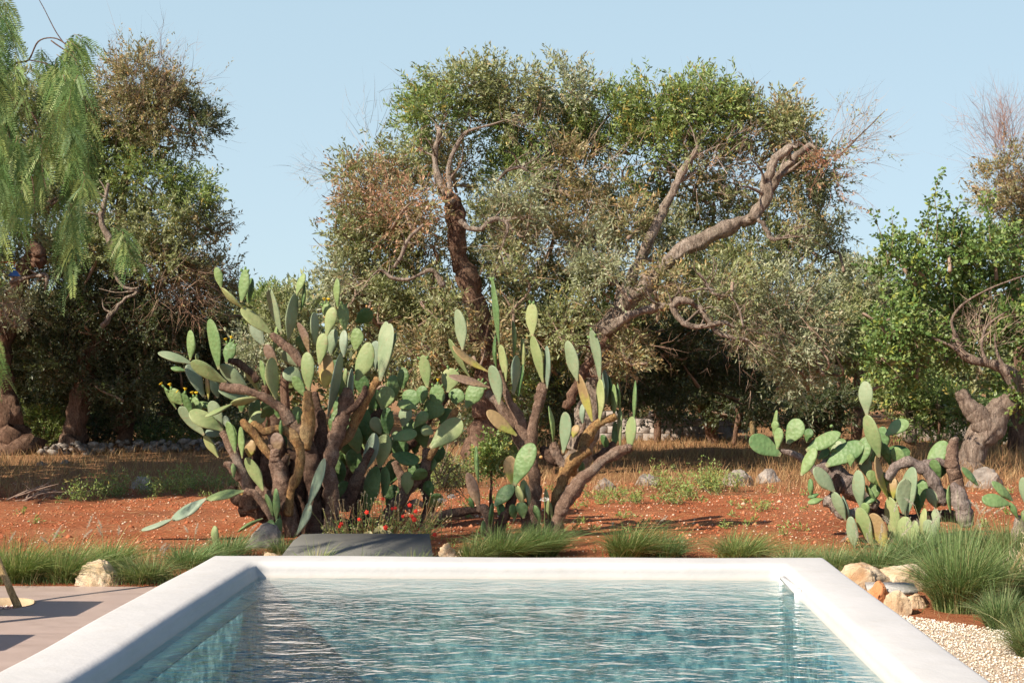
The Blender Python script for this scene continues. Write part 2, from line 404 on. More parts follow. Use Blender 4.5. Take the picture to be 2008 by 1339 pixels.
def water():
    m, nt, bs = newmat('pool_water')
    nt.nodes.remove(bs)
    v = coords(nt, (0.62, 1.0, 1.0), (0, 0, 0.12)); v2 = coords(nt, (0.8, 1.0, 1), (0, 0, -0.5))
    a = noise_tex(nt, v, 7.5, 2, 0.5, 0.7); b = noise_tex(nt, v2, 19.0, 3, 0.55, 0.5); c = noise_tex(nt, v, 1.7, 1, 0.5, 0.3)
    b0 = bump(nt, c.outputs[0], 1.0, 0.028, None)
    b1 = bump(nt, a.outputs[0], 1.0, 0.017, None, b0)
    b2 = bump(nt, b.outputs[0], 1.0, 0.0065, None, b1)
    gl = N(nt, 'ShaderNodeBsdfGlossy'); gl.inputs['Roughness'].default_value = 0.015; gl.inputs[0].default_value = (1, 1, 1, 1)
    nt.links.new(b2, gl.inputs['Normal'])
    # what is below: light passes through and is tinted by the water
    trn = N(nt, 'ShaderNodeBsdfTransparent'); trn.inputs[0].default_value = (0.80, 0.96, 0.97, 1)
    rf = N(nt, 'ShaderNodeBsdfRefraction'); rf.inputs['IOR'].default_value = 1.33; rf.inputs['Roughness'].default_value = 0.0
    rf.inputs[0].default_value = (0.80, 0.96, 0.97, 1); nt.links.new(b2, rf.inputs['Normal'])
    mt = N(nt, 'ShaderNodeMixShader'); mt.inputs[0].default_value = 0.42
    nt.links.new(trn.outputs[0], mt.inputs[1]); nt.links.new(rf.outputs[0], mt.inputs[2])
    # Schlick reflectance, the same from above and below
    gi = N(nt, 'ShaderNodeNewGeometry'); dt = N(nt, 'ShaderNodeVectorMath', operation='DOT_PRODUCT'); nt.links.new(gi.outputs['Incoming'], dt.inputs[0]); nt.links.new(b2, dt.inputs[1])
    ab = N(nt, 'ShaderNodeMath', operation='ABSOLUTE'); nt.links.new(dt.outputs['Value'], ab.inputs[0])
    om = N(nt, 'ShaderNodeMath', operation='SUBTRACT', use_clamp=True); om.inputs[0].default_value = 1.0; nt.links.new(ab.outputs[0], om.inputs[1])
    pw = N(nt, 'ShaderNodeMath', operation='POWER'); nt.links.new(om.outputs[0], pw.inputs[0]); pw.inputs[1].default_value = 5.0
    fr = N(nt, 'ShaderNodeMath', operation='MULTIPLY_ADD', use_clamp=True); nt.links.new(pw.outputs[0], fr.inputs[0]); fr.inputs[1].default_value = 0.98; fr.inputs[2].default_value = 0.02
    ms = N(nt, 'ShaderNodeMixShader'); nt.links.new(fr.outputs[0], ms.inputs[0])
    nt.links.new(mt.outputs[0], ms.inputs[1]); nt.links.new(gl.outputs[0], ms.inputs[2])
    nt.links.new(ms.outputs[0], nt.nodes['Material Output'].inputs[0])
    return m
M['water'] = water()

def soil():
    m, nt, bs = newmat('red_soil')
    v = coords(nt)
    n1 = noise_tex(nt, v, 0.9, 8, 0.65); n2 = noise_tex(nt, v, 14.0, 8, 0.75); n3 = noise_tex(nt, coords(nt, (1, 2.4, 1)), 0.5, 5, 0.6)
    r = ramp(nt, [(0.3, (0.34, 0.100, 0.045)), (0.5, (0.52, 0.175, 0.078)), (0.72, (0.62, 0.28, 0.14))]); nt.links.new(n2.outputs[0], r.inputs[0])
    r1 = ramp(nt, [(0.42, (0, 0, 0)), (0.68, (0.65, 0.65, 0.65))]); nt.links.new(n1.outputs[0], r1.inputs[0])
    c = mix(nt, r1.outputs[0], r.outputs[0], (0.52, 0.26, 0.14))
    nl_ = noise_tex(nt, v, 0.55, 6, 0.7, 0.6); rl_ = ramp(nt, [(0.36, (0.80, 0.78, 0.78)), (0.56, (1.15, 1.12, 1.08))]); nt.links.new(nl_.outputs[0], rl_.inputs[0]); c = mix(nt, 1.0, c, rl_.outputs[0], 'MULTIPLY')
    # further out the soil gives way to dry grass litter
    g = N(nt, 'ShaderNodeNewGeometry'); sp = N(nt, 'ShaderNodeSeparateXYZ'); nt.links.new(g.outputs['Position'], sp.inputs[0])
    ad = N(nt, 'ShaderNodeMath', operation='MULTIPLY_ADD'); nt.links.new(n3.outputs[0], ad.inputs[0]); ad.inputs[1].default_value = 5.0; nt.links.new(sp.outputs['Y'], ad.inputs[2])
    mr = N(nt, 'ShaderNodeMapRange'); nt.links.new(ad.outputs[0], mr.inputs[0]); mr.inputs[1].default_value = 19.5; mr.inputs[2].default_value = 23.0
    cf = mix(nt, n2.outputs[0], (0.36, 0.16, 0.075), (0.48, 0.30, 0.15))
    c = mix(nt, mr.outputs[0], c, cf)
    # pale limestone grit
    vo = N(nt, 'ShaderNodeTexVoronoi'); vo.inputs['Scale'].default_value = 26.0; nt.links.new(v, vo.inputs['Vector'])
    rv = ramp(nt, [(0.10, (1, 1, 1)), (0.17, (0, 0, 0))]); nt.links.new(vo.outputs['Distance'], rv.inputs[0])
    wn = N(nt, 'ShaderNodeSeparateColor'); nt.links.new(vo.outputs['Color'], wn.inputs[0])
    gt = N(nt, 'ShaderNodeMath', operation='GREATER_THAN'); nt.links.new(wn.outputs[0], gt.inputs[0]); gt.inputs[1].default_value = 0.80
    mu = N(nt, 'ShaderNodeMath', operation='MULTIPLY'); nt.links.new(gt.outputs[0], mu.inputs[0]); nt.links.new(rv.outputs[0], mu.inputs[1])
    c = mix(nt, mu.outputs[0], c, (0.66, 0.46, 0.32))
    nt.links.new(c, bs.inputs['Base Color']); bs.inputs['Roughness'].default_value = 0.95; bs.inputs['Specular IOR Level'].default_value = 0.1
    b1 = bump(nt, n2.outputs[0], 1.0, 0.09, None); n5 = noise_tex(nt, v, 55, 4, 0.7); bump(nt, n5.outputs[0], 0.6, 0.012, bs, b1)
    return m
M['soil'] = soil()

def gravel():
    m, nt, bs = newmat('white_gravel')
    v = coords(nt)
    vo = N(nt, 'ShaderNodeTexVoronoi'); vo.inputs['Scale'].default_value = 95.0; nt.links.new(v, vo.inputs['Vector'])
    sp = N(nt, 'ShaderNodeSeparateColor'); nt.links.new(vo.outputs['Color'], sp.inputs[0])
    r = ramp(nt, [(0.0, (0.56, 0.42, 0.28)), (0.3, (0.72, 0.61, 0.47)), (0.7, (0.80, 0.73, 0.61)), (1.0, (0.85, 0.82, 0.74))]); nt.links.new(sp.outputs[0], r.inputs[0])
    re = ramp(nt, [(0.30, (1, 1, 1)), (0.62, (0.60, 0.48, 0.36))]); nt.links.new(vo.outputs['Distance'], re.inputs[0])
    c = mix(nt, 1.0, r.outputs[0], re.outputs[0], 'MULTIPLY')
    nt.links.new(c, bs.inputs['Base Color']); bs.inputs['Roughness'].default_value = 0.85
    inv = N(nt, 'ShaderNodeMath', operation='SUBTRACT'); inv.inputs[0].default_value = 1; nt.links.new(vo.outputs['Distance'], inv.inputs[1])
    bump(nt, inv.outputs[0], 0.8, 0.012, bs)
    return m
M['gravel'] = gravel()

def deckm():
    m, nt, bs = newmat('pink_concrete')
    n1 = noise_tex(nt, coords(nt, (0.5, 1.6, 1)), 4.0, 8, 0.7, 0.4); n2 = noise_tex(nt, coords(nt), 0.9, 4, 0.6); n3 = noise_tex(nt, coords(nt, (1, 4, 1)), 22, 6, 0.6)
    r = ramp(nt, [(0.25, (0.34, 0.265, 0.23)), (0.5, (0.46, 0.37, 0.325)), (0.78, (0.58, 0.475, 0.41))]); nt.links.new(n1.outputs[0], r.inputs[0])
    c = mix(nt, n2.outputs[0], r.outputs[0], (0.45, 0.34, 0.29))
    nt.links.new(c, bs.inputs['Base Color']); rr = ramp(nt, [(0.3, (0.32,)*3), (0.7, (0.55,)*3)]); nt.links.new(n1.outputs[0], rr.inputs[0]); nt.links.new(rr.outputs[0], bs.inputs['Roughness'])
    bump(nt, n3.outputs[0], 0.12, 0.006, bs)
    return m
M['deck'] = deckm()

def rockm(name, a, b, c_, scale=5.0, stain=(0.55, 0.25, 0.10), st=0.5):
    m, nt, bs = newmat(name)
    v = coords(nt); n1 = noise_tex(nt, v, scale, 9, 0.7, 0.4); n2 = noise_tex(nt, v, scale*0.7, 5, 0.6, 0.8)
    r = ramp(nt, [(0.34, a), (0.5, b), (0.66, c_)]); nt.links.new(n1.outputs[0], r.inputs[0])
    rs = ramp(nt, [(0.52, (0, 0, 0)), (0.66, (st, st, st))]); nt.links.new(n2.outputs[0], rs.inputs[0])
    c = mix(nt, rs.outputs[0], r.outputs[0], stain)
    nt.links.new(c, bs.inputs['Base Color']); bs.inputs['Roughness'].default_value = 0.85; bs.inputs['Specular IOR Level'].default_value = 0.2
    b1 = bump(nt, n1.outputs[0], 0.8, 0.06, None); n3 = noise_tex(nt, v, scale*7, 6, 0.7); bump(nt, n3.outputs[0], 0.5, 0.012, bs, b1)
    return m
M['rock_cream'] = rockm('rock_cream', (0.50, 0.34, 0.19), (0.64, 0.49, 0.32), (0.76, 0.65, 0.50))
M['rock_orange'] = rockm('rock_orange', (0.55, 0.20, 0.08), (0.66, 0.29, 0.13), (0.72, 0.42, 0.22), st=0.2)
M['rock_grey'] = rockm('rock_grey', (0.13, 0.11, 0.09), (0.31, 0.27, 0.23), (0.50, 0.45, 0.39), stain=(0.26, 0.16, 0.10), st=0.5)
M['tufa'] = rockm('tufa', (0.24, 0.20, 0.17), (0.38, 0.33, 0.29), (0.50, 0.45, 0.40), stain=(0.24, 0.19, 0.15), st=0.5)
M['slate'] = rockm('slate', (0.44, 0.43, 0.40), (0.56, 0.55, 0.52), (0.64, 0.63, 0.60), st=0.1)

# ------------------------------------------------------------------ setting: ground, pool, water, deck, gravel
PX0, PX1, PY0, PY1 = -2.515, 1.85, 1.2, 10.12       # pool, outer faces
CWL = 0.405
CW = 0.36                                            # coping width
TOPZ, WATZ = 0.25, 0.143
DX0, DY1 = -9.0, 10.24                               # deck reaches this far
HC = W(-4, 1188, 9.46); HR = 0.245                    # planting hole in the deck
HC = Vector((HC.x, HC.y, 0))

def ground_h(x, y):
    if x < PX0+0.1 and y < DY1+0.02 and x > DX0-0.3: return -0.16
    d = max(0.0, min(1.0, (y-10.5)/2.0))
    h = d*(0.05*mnoise.noise(Vector((x*0.55, y*0.55, 0)))+0.025*mnoise.noise(Vector((x*2.1, y*2.1, 3))))
    if y > 17: h += 0.07*mnoise.noise(Vector((x*0.3, y*0.35, 7)))*min(1, (y-17)/3)
    return h

def grid_lines(lo, hi, fine_lo, fine_hi, fs, growth=1.25, extra=()):
    a = list(np.arange(fine_lo, fine_hi+1e-6, fs)); s = fs; p = fine_hi
    while p < hi: s *= growth; p += s; a.append(min(p, hi))
    s = fs; p = fine_lo
    while p > lo: s *= growth; p -= s; a.append(max(p, lo))
    a += list(extra); return np.array(sorted(set(round(x, 4) for x in a)))

ex = (PX0+0.1, PX1-0.1, DX0-0.3)
xs = grid_lines(-300, 300, -9, 9, 0.15, 1.3, ex); ys = grid_lines(-60, 500, 9.5, 24, 0.15, 1.3, (DY1+0.02, PY0+0.1, PY1-0.1))
XX, YY = np.meshgrid(xs, ys)
ZZ = np.array([ground_h(x, y) for x, y in zip(XX.ravel(), YY.ravel())])
gv = np.stack([XX.ravel(), YY.ravel(), ZZ], 1); nx = len(xs)
gf = []
for j in range(len(ys)-1):
    for i in range(nx-1):
        cx, cy = (xs[i]+xs[i+1])/2, (ys[j]+ys[j+1])/2
        if PX0+0.1 < cx < PX1-0.1 and PY0+0.1 < cy < PY1-0.1: continue
        gf.append((j*nx+i, j*nx+i+1, (j+1)*nx+i+1, (j+1)*nx+i))
g = np_mesh('ground', gv, gf, M['soil'], smooth=True); g['kind'] = 'structure'

# pool: thick white rendered walls with a hand-rounded rim
def pool_build():
    root = thing('swimming_pool', 'white plastered rectangular pool with thick rounded raised rim', 'pool', (0, 0, 0))
    # rim profile (offset inward from outer face, z)
    R = 0.045
    prof = [(0.0, -0.3), (0.0, TOPZ-R)]
    for k in range(1, 6):
        a = math.pi/2*k/5; prof.append((R-R*math.cos(a), TOPZ-R+R*math.sin(a)))
    for u in (0.33, 0.66): prof.append((R+(CW-2*R)*u, TOPZ+0.004))
    Ri = 0.055
    for k in range(0, 6):
        a = math.pi/2*k/5; prof.append((CW-Ri+Ri*math.sin(a), TOPZ-Ri+Ri*math.cos(a)))
    prof += [(CW+0.004, TOPZ-0.085), (CW+0.012, TOPZ-0.10), (CW+0.012, 0.0)]
    corners = [(PX0, PY0, 1, 1), (PX1, PY0, -1, 1), (PX1, PY1, -1, -1), (PX0, PY1, 1, -1)]
    V = []; Fq = []
    # subdivide each side so the rim can wobble
    stations = []
    for c in range(4):
        a = corners[c]; b = corners[(c+1) % 4]; n = 40
        for i in range(n):
            t = i/n; stations.append((a, b, t))
    KL = (CWL+0.012)/(CW+0.012)
    for si, (a, b, t) in enumerate(stations):
        for o, z in prof:
            pa = (a[0]+a[2]*o*(KL if a[2] > 0 else 1), a[1]+a[3]*o); pb = (b[0]+b[2]*o*(KL if b[2] > 0 else 1), b[1]+b[3]*o)
            x = pa[0]+(pb[0]-pa[0])*t; y = pa[1]+(pb[1]-pa[1])*t
            if z > -0.2:
                q = Vector((x*1.3, y*1.3, z*2)); wob = 0.007
                x += wob*mnoise.noise(q); y += wob*mnoise.noise(q+Vector((9, 0, 0))); z += 0.006*mnoise.noise(q+Vector((0, 5, 0)))
            # round the outer corner in plan
            V.append((x, y, z))
    n = len(stations); k = len(prof)
    for i in range(n):
        for j in range(k-1):
            a = i*k+j; b = ((i+1) % n)*k+j
            Fq.append((a, b, b+1, a+1))
    wall = np_mesh('wall', V, Fq, M['plaster'], root, True)
    ix0, ix1, iy0, iy1 = PX0+CWL+0.012, PX1-CW-0.012, PY0+CW+0.012, PY1-CW-0.012
    # lining: four inner faces and a floor, below the waterline
    e = 0.012
    bx = [(ix0+e, iy0+e), (ix1-e, iy0+e), (ix1-e, iy1-e), (ix0+e, iy1-e)]
    zt, zb = 0.0, -1.22
    lv = [(x, y, z) for z in (zb, zt) for x, y in bx]
    lf = [(0, 1, 2, 3)]+[(i, (i+1) % 4, 4+(i+1) % 4, 4+i) for i in range(4)]
    w2 = 0.03; bo = [(ix0+e-w2, iy0+e-w2), (ix1-e+w2, iy0+e-w2), (ix1-e+w2, iy1-e+w2), (ix0+e-w2, iy1-e+w2)]
    lv += [(x, y, zt+.001) for x, y in bo]; lf += [(4+i, 4+(i+1) % 4, 8+(i+1) % 4, 8+i) for i in range(4)]
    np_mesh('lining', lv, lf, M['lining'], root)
    # skimmer mouth in the right wall close to the far corner
    sg = Geo()
    def box(g, x0, x1, y0, y1, z0, z1, c=None):
        v = [(x, y, z) for z in (z0, z1) for x, y in ((x0, y0), (x1, y0), (x1, y1), (x0, y1))]
        g.add(v, [(3, 2, 1, 0), (4, 5, 6, 7), (0, 1, 5, 4), (1, 2, 6, 5), (2, 3, 7, 6), (3, 0, 4, 7)], c)
    ya, yb = iy1-0.10, iy1-0.78
    for (y0, y1, z0, z1) in ((ya-0.05, ya, 0.03, 0.195), (yb, yb+0.04, 0.03, 0.205), (yb+0.04, ya-0.05, 0.172, 0.195)):
        box(sg, ix1-0.03, ix1+0.01, y0, y1, z0, z1)
    sg.build('skimmer_frame', M['white_plastic'], root)
    return ix0, ix1, iy0, iy1
ix0, ix1, iy0, iy1 = pool_build()

nxw, nyw = 60, 120
wx = np.linspace(ix0+0.001, ix1-0.001, nxw); wy = np.linspace(iy0+0.001, iy1-0.001, nyw)
A, B = np.meshgrid(wx, wy)
Zw = WATZ+np.array([0.0012*mnoise.noise(Vector((x*3, y*5, 0))) for x, y in zip(A.ravel(), B.ravel())])
wf = [(j*nxw+i, j*nxw+i+1, (j+1)*nxw+i+1, (j+1)*nxw+i) for j in range(nyw-1) for i in range(nxw-1)]
o = np_mesh('water', np.stack([A.ravel(), B.ravel(), Zw], 1), wf, M['water'], smooth=True); o['kind'] = 'structure'

def deck_build():
    bm = bmesh.new()
    x0, x1, y0, y1 = DX0, PX0+0.001, -3.0, DY1
    n = 48
    circ = [(HC.x+HR*math.cos(2*math.pi*i/n), HC.y+HR*math.sin(2*math.pi*i/n)) for i in range(n)]
    s = 0.45; sq = []
    for i in range(n):                         # match each rim point to a point on a square round the hole
        a = 2*math.pi*i/n; ca, sa = math.cos(a), math.sin(a); m_ = max(abs(ca), abs(sa))
        sq.append((HC.x+s*ca/m_, HC.y+s*sa/m_))
    top = 0.0
    cv = [bm.verts.new((x, y, top)) for x, y in circ]; sv = [bm.verts.new((x, y, top)) for x, y in sq]
    for i in range(n): bm.faces.new((cv[i], sv[i], sv[(i+1) % n], cv[(i+1) % n]))
    X = [x0, HC.x-s, HC.x+s, x1]; Yv = [y0, HC.y-s, HC.y+s, y1]
    for i in range(3):
        for j in range(3):
            if i == 1 and j == 1: continue
            bm.faces.new([bm.verts.new((X[a], Yv[b], top)) for a, b in ((i, j), (i+1, j), (i+1, j+1), (i, j+1))])
    for a, b in (((x0, y1), (x1, y1)), ((x0, y0), (x0, y1))):
        bm.faces.new([bm.verts.new((p[0], p[1], z)) for p, z in ((a, -0.2), (b, -0.2), (b, top), (a, top))])
    bmesh.ops.recalc_face_normals(bm, faces=bm.faces)
    me = bpy.data.meshes.new('deck'); bm.to_mesh(me); bm.free()
    o = link_mesh('deck', me, M['deck'], smooth=False); o['kind'] = 'structure'
    # the hole: a tan rendered ring and pebbles at its bottom
    V = [(HC.x+r*math.cos(2*math.pi*i/n), HC.y+r*math.sin(2*math.pi*i/n), z) for r, z in ((HR, 0.003), (HR-0.006, 0.003), (HR-0.006, -0.075)) for i in range(n)]
    Fq = [(j*n+i, j*n+(i+1) % n, (j+1)*n+(i+1) % n, (j+1)*n+i) for j in range(2) for i in range(n)]
    o = np_mesh('planting_ring', V, Fq, M['tan_wall'], smooth=True)
    tag(o, 'round tan rimmed planting hole sunk in the pink deck', 'planter')
deck_build()

def pebbles(name, pts, sizes, cols, kind='stuff', label=None):
    """many small faceted stones in one mesh"""
    base = np.array([(1, 0, 0), (-.9, .2, 0), (.1, 1, .1), (-.1, -1, 0), (0, .1, .75), (0, 0, -.6)], float)
    fc = np.array([(0, 2, 4), (2, 1, 4), (1, 3, 4), (3, 0, 4), (2, 0, 5), (1, 2, 5), (3, 1, 5), (0, 3, 5)])
    n = len(pts); V = np.repeat(base[None], n, 0)*(1+RNG.uniform(-.3, .3, (n, 6, 3)))
    a = RNG.uniform(0, 6.28, n); ca, sa = np.cos(a), np.sin(a)
    x = V[:, :, 0]*ca[:, None]-V[:, :, 1]*sa[:, None]; y = V[:, :, 0]*sa[:, None]+V[:, :, 1]*ca[:, None]
    V = np.stack([x, y, V[:, :, 2]], 2)*np.asarray(sizes)[:, None, None]+np.asarray(pts)[:, None, :]
    Fc = (fc[None]+np.arange(n)[:, None, None]*6).reshape(-1, 3)
    cc = np.repeat(np.asarray(cols), 6, 0)
    o = np_mesh(name, V.reshape(-1, 3), Fc, M['stone_col'], col=cc)
    tag(o, label, None, None, kind); return o

def gh_arr(P): return np.array([ground_h(x, y) for x, y in P])

# gravel path on the right of the pool
gx = []
edge = [(1.86, 5.0), (4.6, 5.0), (4.2, 6.5), (3.35, 7.4), (2.9, 8.3), (2.75, 9.0), (2.30, 9.15), (1.95, 8.95)]
V = []; Fq = []
rows = 46
for j in range(rows+1):
    y = 2.5+(9.15-2.5)*j/rows
    xr = np.interp(y, [2.5, 5.0, 6.5, 7.2, 7.9, 8.5, 9.15], [5.0, 4.3, 3.62, 3.15, 2.95, 2.75, 2.1])+0.09*mnoise.noise(Vector((0, y*3, 0)))+0.04*mnoise.noise(Vector((0, y*9, 0)))
    for i in range(9): 
        x = 1.845+(xr-1.845)*i/8
        V.append((x, y, 0.016+0.008*mnoise.noise(Vector((x*2, y*2, 1))) if 0 < i < 8 else 0.006))
for j in range(rows):
    for i in range(8): Fq.append((j*9+i, j*9+i+1, (j+1)*9+i+1, (j+1)*9+i))
o = np_mesh('gravel_path', V, Fq, M['gravel'], smooth=True); o['kind'] = 'structure'
n = 9000
py_ = RNG.uniform(5.2, 9.1, n); xr = np.interp(py_, [2.5, 5.0, 6.5, 7.2, 7.9, 8.5, 9.15], [5.0, 4.3, 3.62, 3.15, 2.95, 2.75, 2.1])
px_ = 1.87+RNG.uniform(0, 1.03, n)*(xr-1.87)
cols = np.array([(0.74, 0.64, 0.50), (0.80, 0.74, 0.63), (0.84, 0.81, 0.74), (0.62, 0.46, 0.30), (0.50, 0.36, 0.24)])[RNG.choice(5, n, p=[.35, .32, .2, .1, .03])]
pebbles('gravel', np.stack([px_, py_, np.full(n, 0.022)], 1), RNG.uniform(0.003, 0.009, n), cols)
n = 900
a = RNG.uniform(0, 6.28, n); r = HR*0.95*np.sqrt(RNG.uniform(0, 1, n))
cols = np.array([(0.66, 0.46, 0.38), (0.80, 0.68, 0.58), (0.30, 0.18, 0.15)])[RNG.choice(3, n)]
pebbles('planter_gravel', np.stack([HC.x+r*np.cos(a), HC.y+r*np.sin(a), np.full(n, -0.052)], 1), RNG.uniform(0.008, 0.015, n), cols)
# limestone bits in the red soil
n = 5200
pp = np.stack([RNG.uniform(-7.5, 7.5, n), 10.6+RNG.uniform(0, 1, n)**1.3*9.5], 1)
sz = RNG.uniform(0.005, 0.016, n)*(1+(RNG.uniform(0, 1, n) > 0.985)*1.6)
cols = np.array([(0.66, 0.46, 0.32), (0.74, 0.60, 0.45), (0.55, 0.32, 0.20), (0.44, 0.17, 0.09)])[RNG.choice(4, n, p=[.3, .3, .25, .15])]
pebbles('pebbles', np.concatenate([pp, gh_arr(pp)[:, None]+0.003], 1), sz, cols)

n = 15000
pp = np.stack([RNG.uniform(-8, 8, n), 10.5+RNG.uniform(0, 1, n)**1.25*9.0], 1)
keep = np.array([mnoise.noise(Vector((x*.9, y*1.2, 2))) > -.25 for x, y in pp]); pp = pp[keep]; n = len(pp)
sz = RNG.uniform(0.008, 0.02, n)*(1+(RNG.uniform(0, 1, n) > 0.95)*.9)
cols = np.array([(0.48, 0.16, 0.075), (0.40, 0.125, 0.055), (0.55, 0.23, 0.12), (0.33, 0.11, 0.05)])[RNG.choice(4, n)]
pebbles('soil_clods', np.concatenate([pp, gh_arr(pp)[:, None]], 1), sz, cols)

# ------------------------------------------------------------------ rocks
def rock(name, px0, px1, ytop, ybot, Y, mat, seed, label, group=None, depth=0.8, peak=0.0, flat=0.0, z0=None):
    """an angular boulder filling photo columns px0..px1, rows ytop..ybot at distance Y"""
    c = W((px0+px1)/2, ybot, Y); t = W((px0+px1)/2, ytop, Y); rx = (px1-px0)/2*S(Y); h = t.z-c.z
    bz = z0 if z0 is not None else c.z
    bm = bmesh.new(); bmesh.ops.create_icosphere(bm, subdivisions=5, radius=1)
    sd = Vector((seed*7.3, seed*3.9, seed*1.1))
    rnd = random.Random(seed)
    planes = []
    for k in range(13):
        d = Vector((rnd.uniform(-1, 1), rnd.uniform(-1, 1), rnd.uniform(-.4, 1))).normalized(); planes.append((d, rnd.uniform(0.62, 0.92)))
    for v in bm.verts:
        p = v.co.copy()
        for d, lim in planes:
            q = p.dot(d)
            if q > lim: p -= d*(q-lim)*0.92
        p *= 1+0.13*mnoise.noise(p*1.8+sd)+0.09*mnoise.noise(p*4.3+sd)+0.045*mnoise.noise(p*10+sd)+0.02*mnoise.noise(p*23+sd)
        if flat and p.z > 0: p.z = (1-math.exp(-p.z/flat))/(1-math.exp(-1/flat))
        if peak: p.x += peak*max(0, p.z)
        v.co = Vector((p.x*rx*1.12, p.y*rx*depth, max(-0.25, p.z)*h*1.15))
    me = bpy.data.meshes.new(name); bm.to_mesh(me); bm.free()
    o = link_mesh(name, me, mat, smooth=False)
    try: me.set_sharp_from_angle(angle=math.radians(28)); me.polygons.foreach_set('use_smooth', np.ones(len(me.polygons), bool))
    except Exception: pass
    o.location = (c.x, Y, bz); o.rotation_euler = (0, 0, 0)
    tag(o, label, 'rock', group); return o

G1 = 'limestone rocks round the pool garden'
rock('boulder', 153, 250, 1103, 1158, 10.35, M['rock_cream'], 3, 'pale cream pointed boulder at the deck edge left of the pool', G1, peak=-0.15)
rock('rock', 858, 905, 1062, 1092, 11.6, M['rock_cream'], 5, 'small cream rock with a rusty pit just behind the pool rim', G1, z0=0)
rock('rock', 893, 922, 1073, 1092, 11.75, M['rock_cream'], 8, 'smallest cream stone touching the right of the pitted rock behind the rim', G1, z0=0)
rock('rock', 1640, 1738, 1110, 1158, 10.1, M['rock_cream'], 9, 'wide cream and ochre rock at the right back pool corner', G1, flat=0.45)
rock('rock', 1712, 1810, 1108, 1150, 10.3, M['rock_cream'], 12, 'broad ochre rock under the grass beside the right pool corner', G1, flat=0.6)
rock('rock', 1695, 1752, 1145, 1178, 9.6, M['rock_orange'], 14, 'deep orange rock in front of the flat grey slate', G1)
rock('rock', 1732, 1788, 1163, 1200, 9.3, M['rock_cream'], 16, 'buff streaked rock nearest the gravel path by the right rim', G1, flat=0.65)
rock('rock', 1770, 1815, 1165, 1192, 9.55, M['rock_cream'], 17, 'low sandy rock half hidden beneath the largest grass tuft', G1)
rock('rock', 480, 552, 1032, 1070, 12.6, M['rock_grey'], 21, 'rough white and grey stone at the foot of the large cactus', G1, z0=0)
rock('rock', 512, 552, 1075, 1092, 11.6, M['rock_cream'], 22, 'flat cream stone behind the left back pool corner', G1, z0=0)
G2 = 'grey field stones in the dry grass'
for i, (a, b, t, bt, mt, lb) in enumerate([
    (1420, 1474, 925, 952, 'rock_grey', 'pinkish grey field stone left of the rounded one before the right cactus'),
    (1480, 1528, 923, 947, 'rock_grey', 'rounded white topped field stone just left of the right cactus'),
    (1900, 1965, 922, 955, 'rock_grey', 'long dark mottled stone below the twisted tree trunk at right'),
    (255, 312, 932, 965, 'rock_grey', 'pale half shaded stone in the grass left of the large cactus'),
    (70, 100, 905, 922, 'rock_grey', 'small grey stone on the red soil below the leftmost trunk'),
    (112, 148, 902, 918, 'rock_grey', 'low pale stone on the red soil before the second trunk from left'),
    (1245, 1290, 928, 955, 'rock_grey', 'dark shaded stone in the weeds right of the middle cactus'),
    (1160, 1210, 938, 962, 'rock_grey', 'low shaded stone behind the leaning branch of the middle cactus')]):
    Yr = 1.6*F/(bt-4-717)
    rock('field_stone', a, b, t, bt, Yr, M[mt], 30+i, lb, G2)

# flat slate by the corner
g = Geo(); p0, p1, p2, p3 = W(1696, 1137, 9.95), W(1790, 1137, 9.95), W(1800, 1152, 9.6), W(1703, 1151, 9.6)
tp = [Vector((p.x, p.y, 0.105)) for p in (p3, p2, p1, p0)]
v = [tuple(p) for p in tp]+[(p.x, p.y, p.z-0.03) for p in tp]
g.add(v, [(0, 1, 2, 3), (7, 6, 5, 4), (0, 4, 5, 1), (1, 5, 6, 2), (2, 6, 7, 3), (3, 7, 4, 0)])
tag(g.build('slate_slab', M['slate']), 'thin flat pale grey slate lying on the rocks beside the pool', 'slab')

# sloping grey hatch behind the far rim
g = Geo()
tl, tr_, br, bl = W(592, 1047, 11.85), W(842, 1046, 11.85), W(852, 1110, 11.2), W(536, 1110, 11.2)
q = [bl, br, tr_, W(632, 1045.5, 11.87), tl, W(575, 1060, 11.7)]
V = [tuple(p) for p in q]+[(p.x, p.y+0.03, p.z-0.05) for p in q]
k = len(q)
Fq = [(0, 1, 2, 3), (0, 3, 4, 5), (k+3, k+2, k+1, k), (k+5, k+4, k+3, k)]+[(i, i+k, (i+1) % k+k, (i+1) % k) for i in range(k)]
g.add(V, Fq)
root = thing('hatch_cover', 'smooth dark grey sloping panel lying behind the white pool rim', 'cover', (V[0][0]*.5+V[1][0]*.5, 11.5, 0))
g.build('panel', M['slab'], root)
g = Geo()
for (x, y) in ((bl.x+0.15, 11.35), (br.x-0.15, 11.35), (bl.x+0.4, 11.8), (br.x-0.15, 11.8)):
    zt = 0.02+ (y-11.2)*0.25
    v = [(x+dx, y+dy, z) for z in (-0.1, zt) for dx, dy in ((-.03, -.03), (.03, -.03), (.03, .03), (-.03, .03))]
    g.add(v, [(0, 1, 5, 4), (1, 2, 6, 5), (2, 3, 7, 6), (3, 0, 4, 7)])
g.build('foot', M['slab'], root)

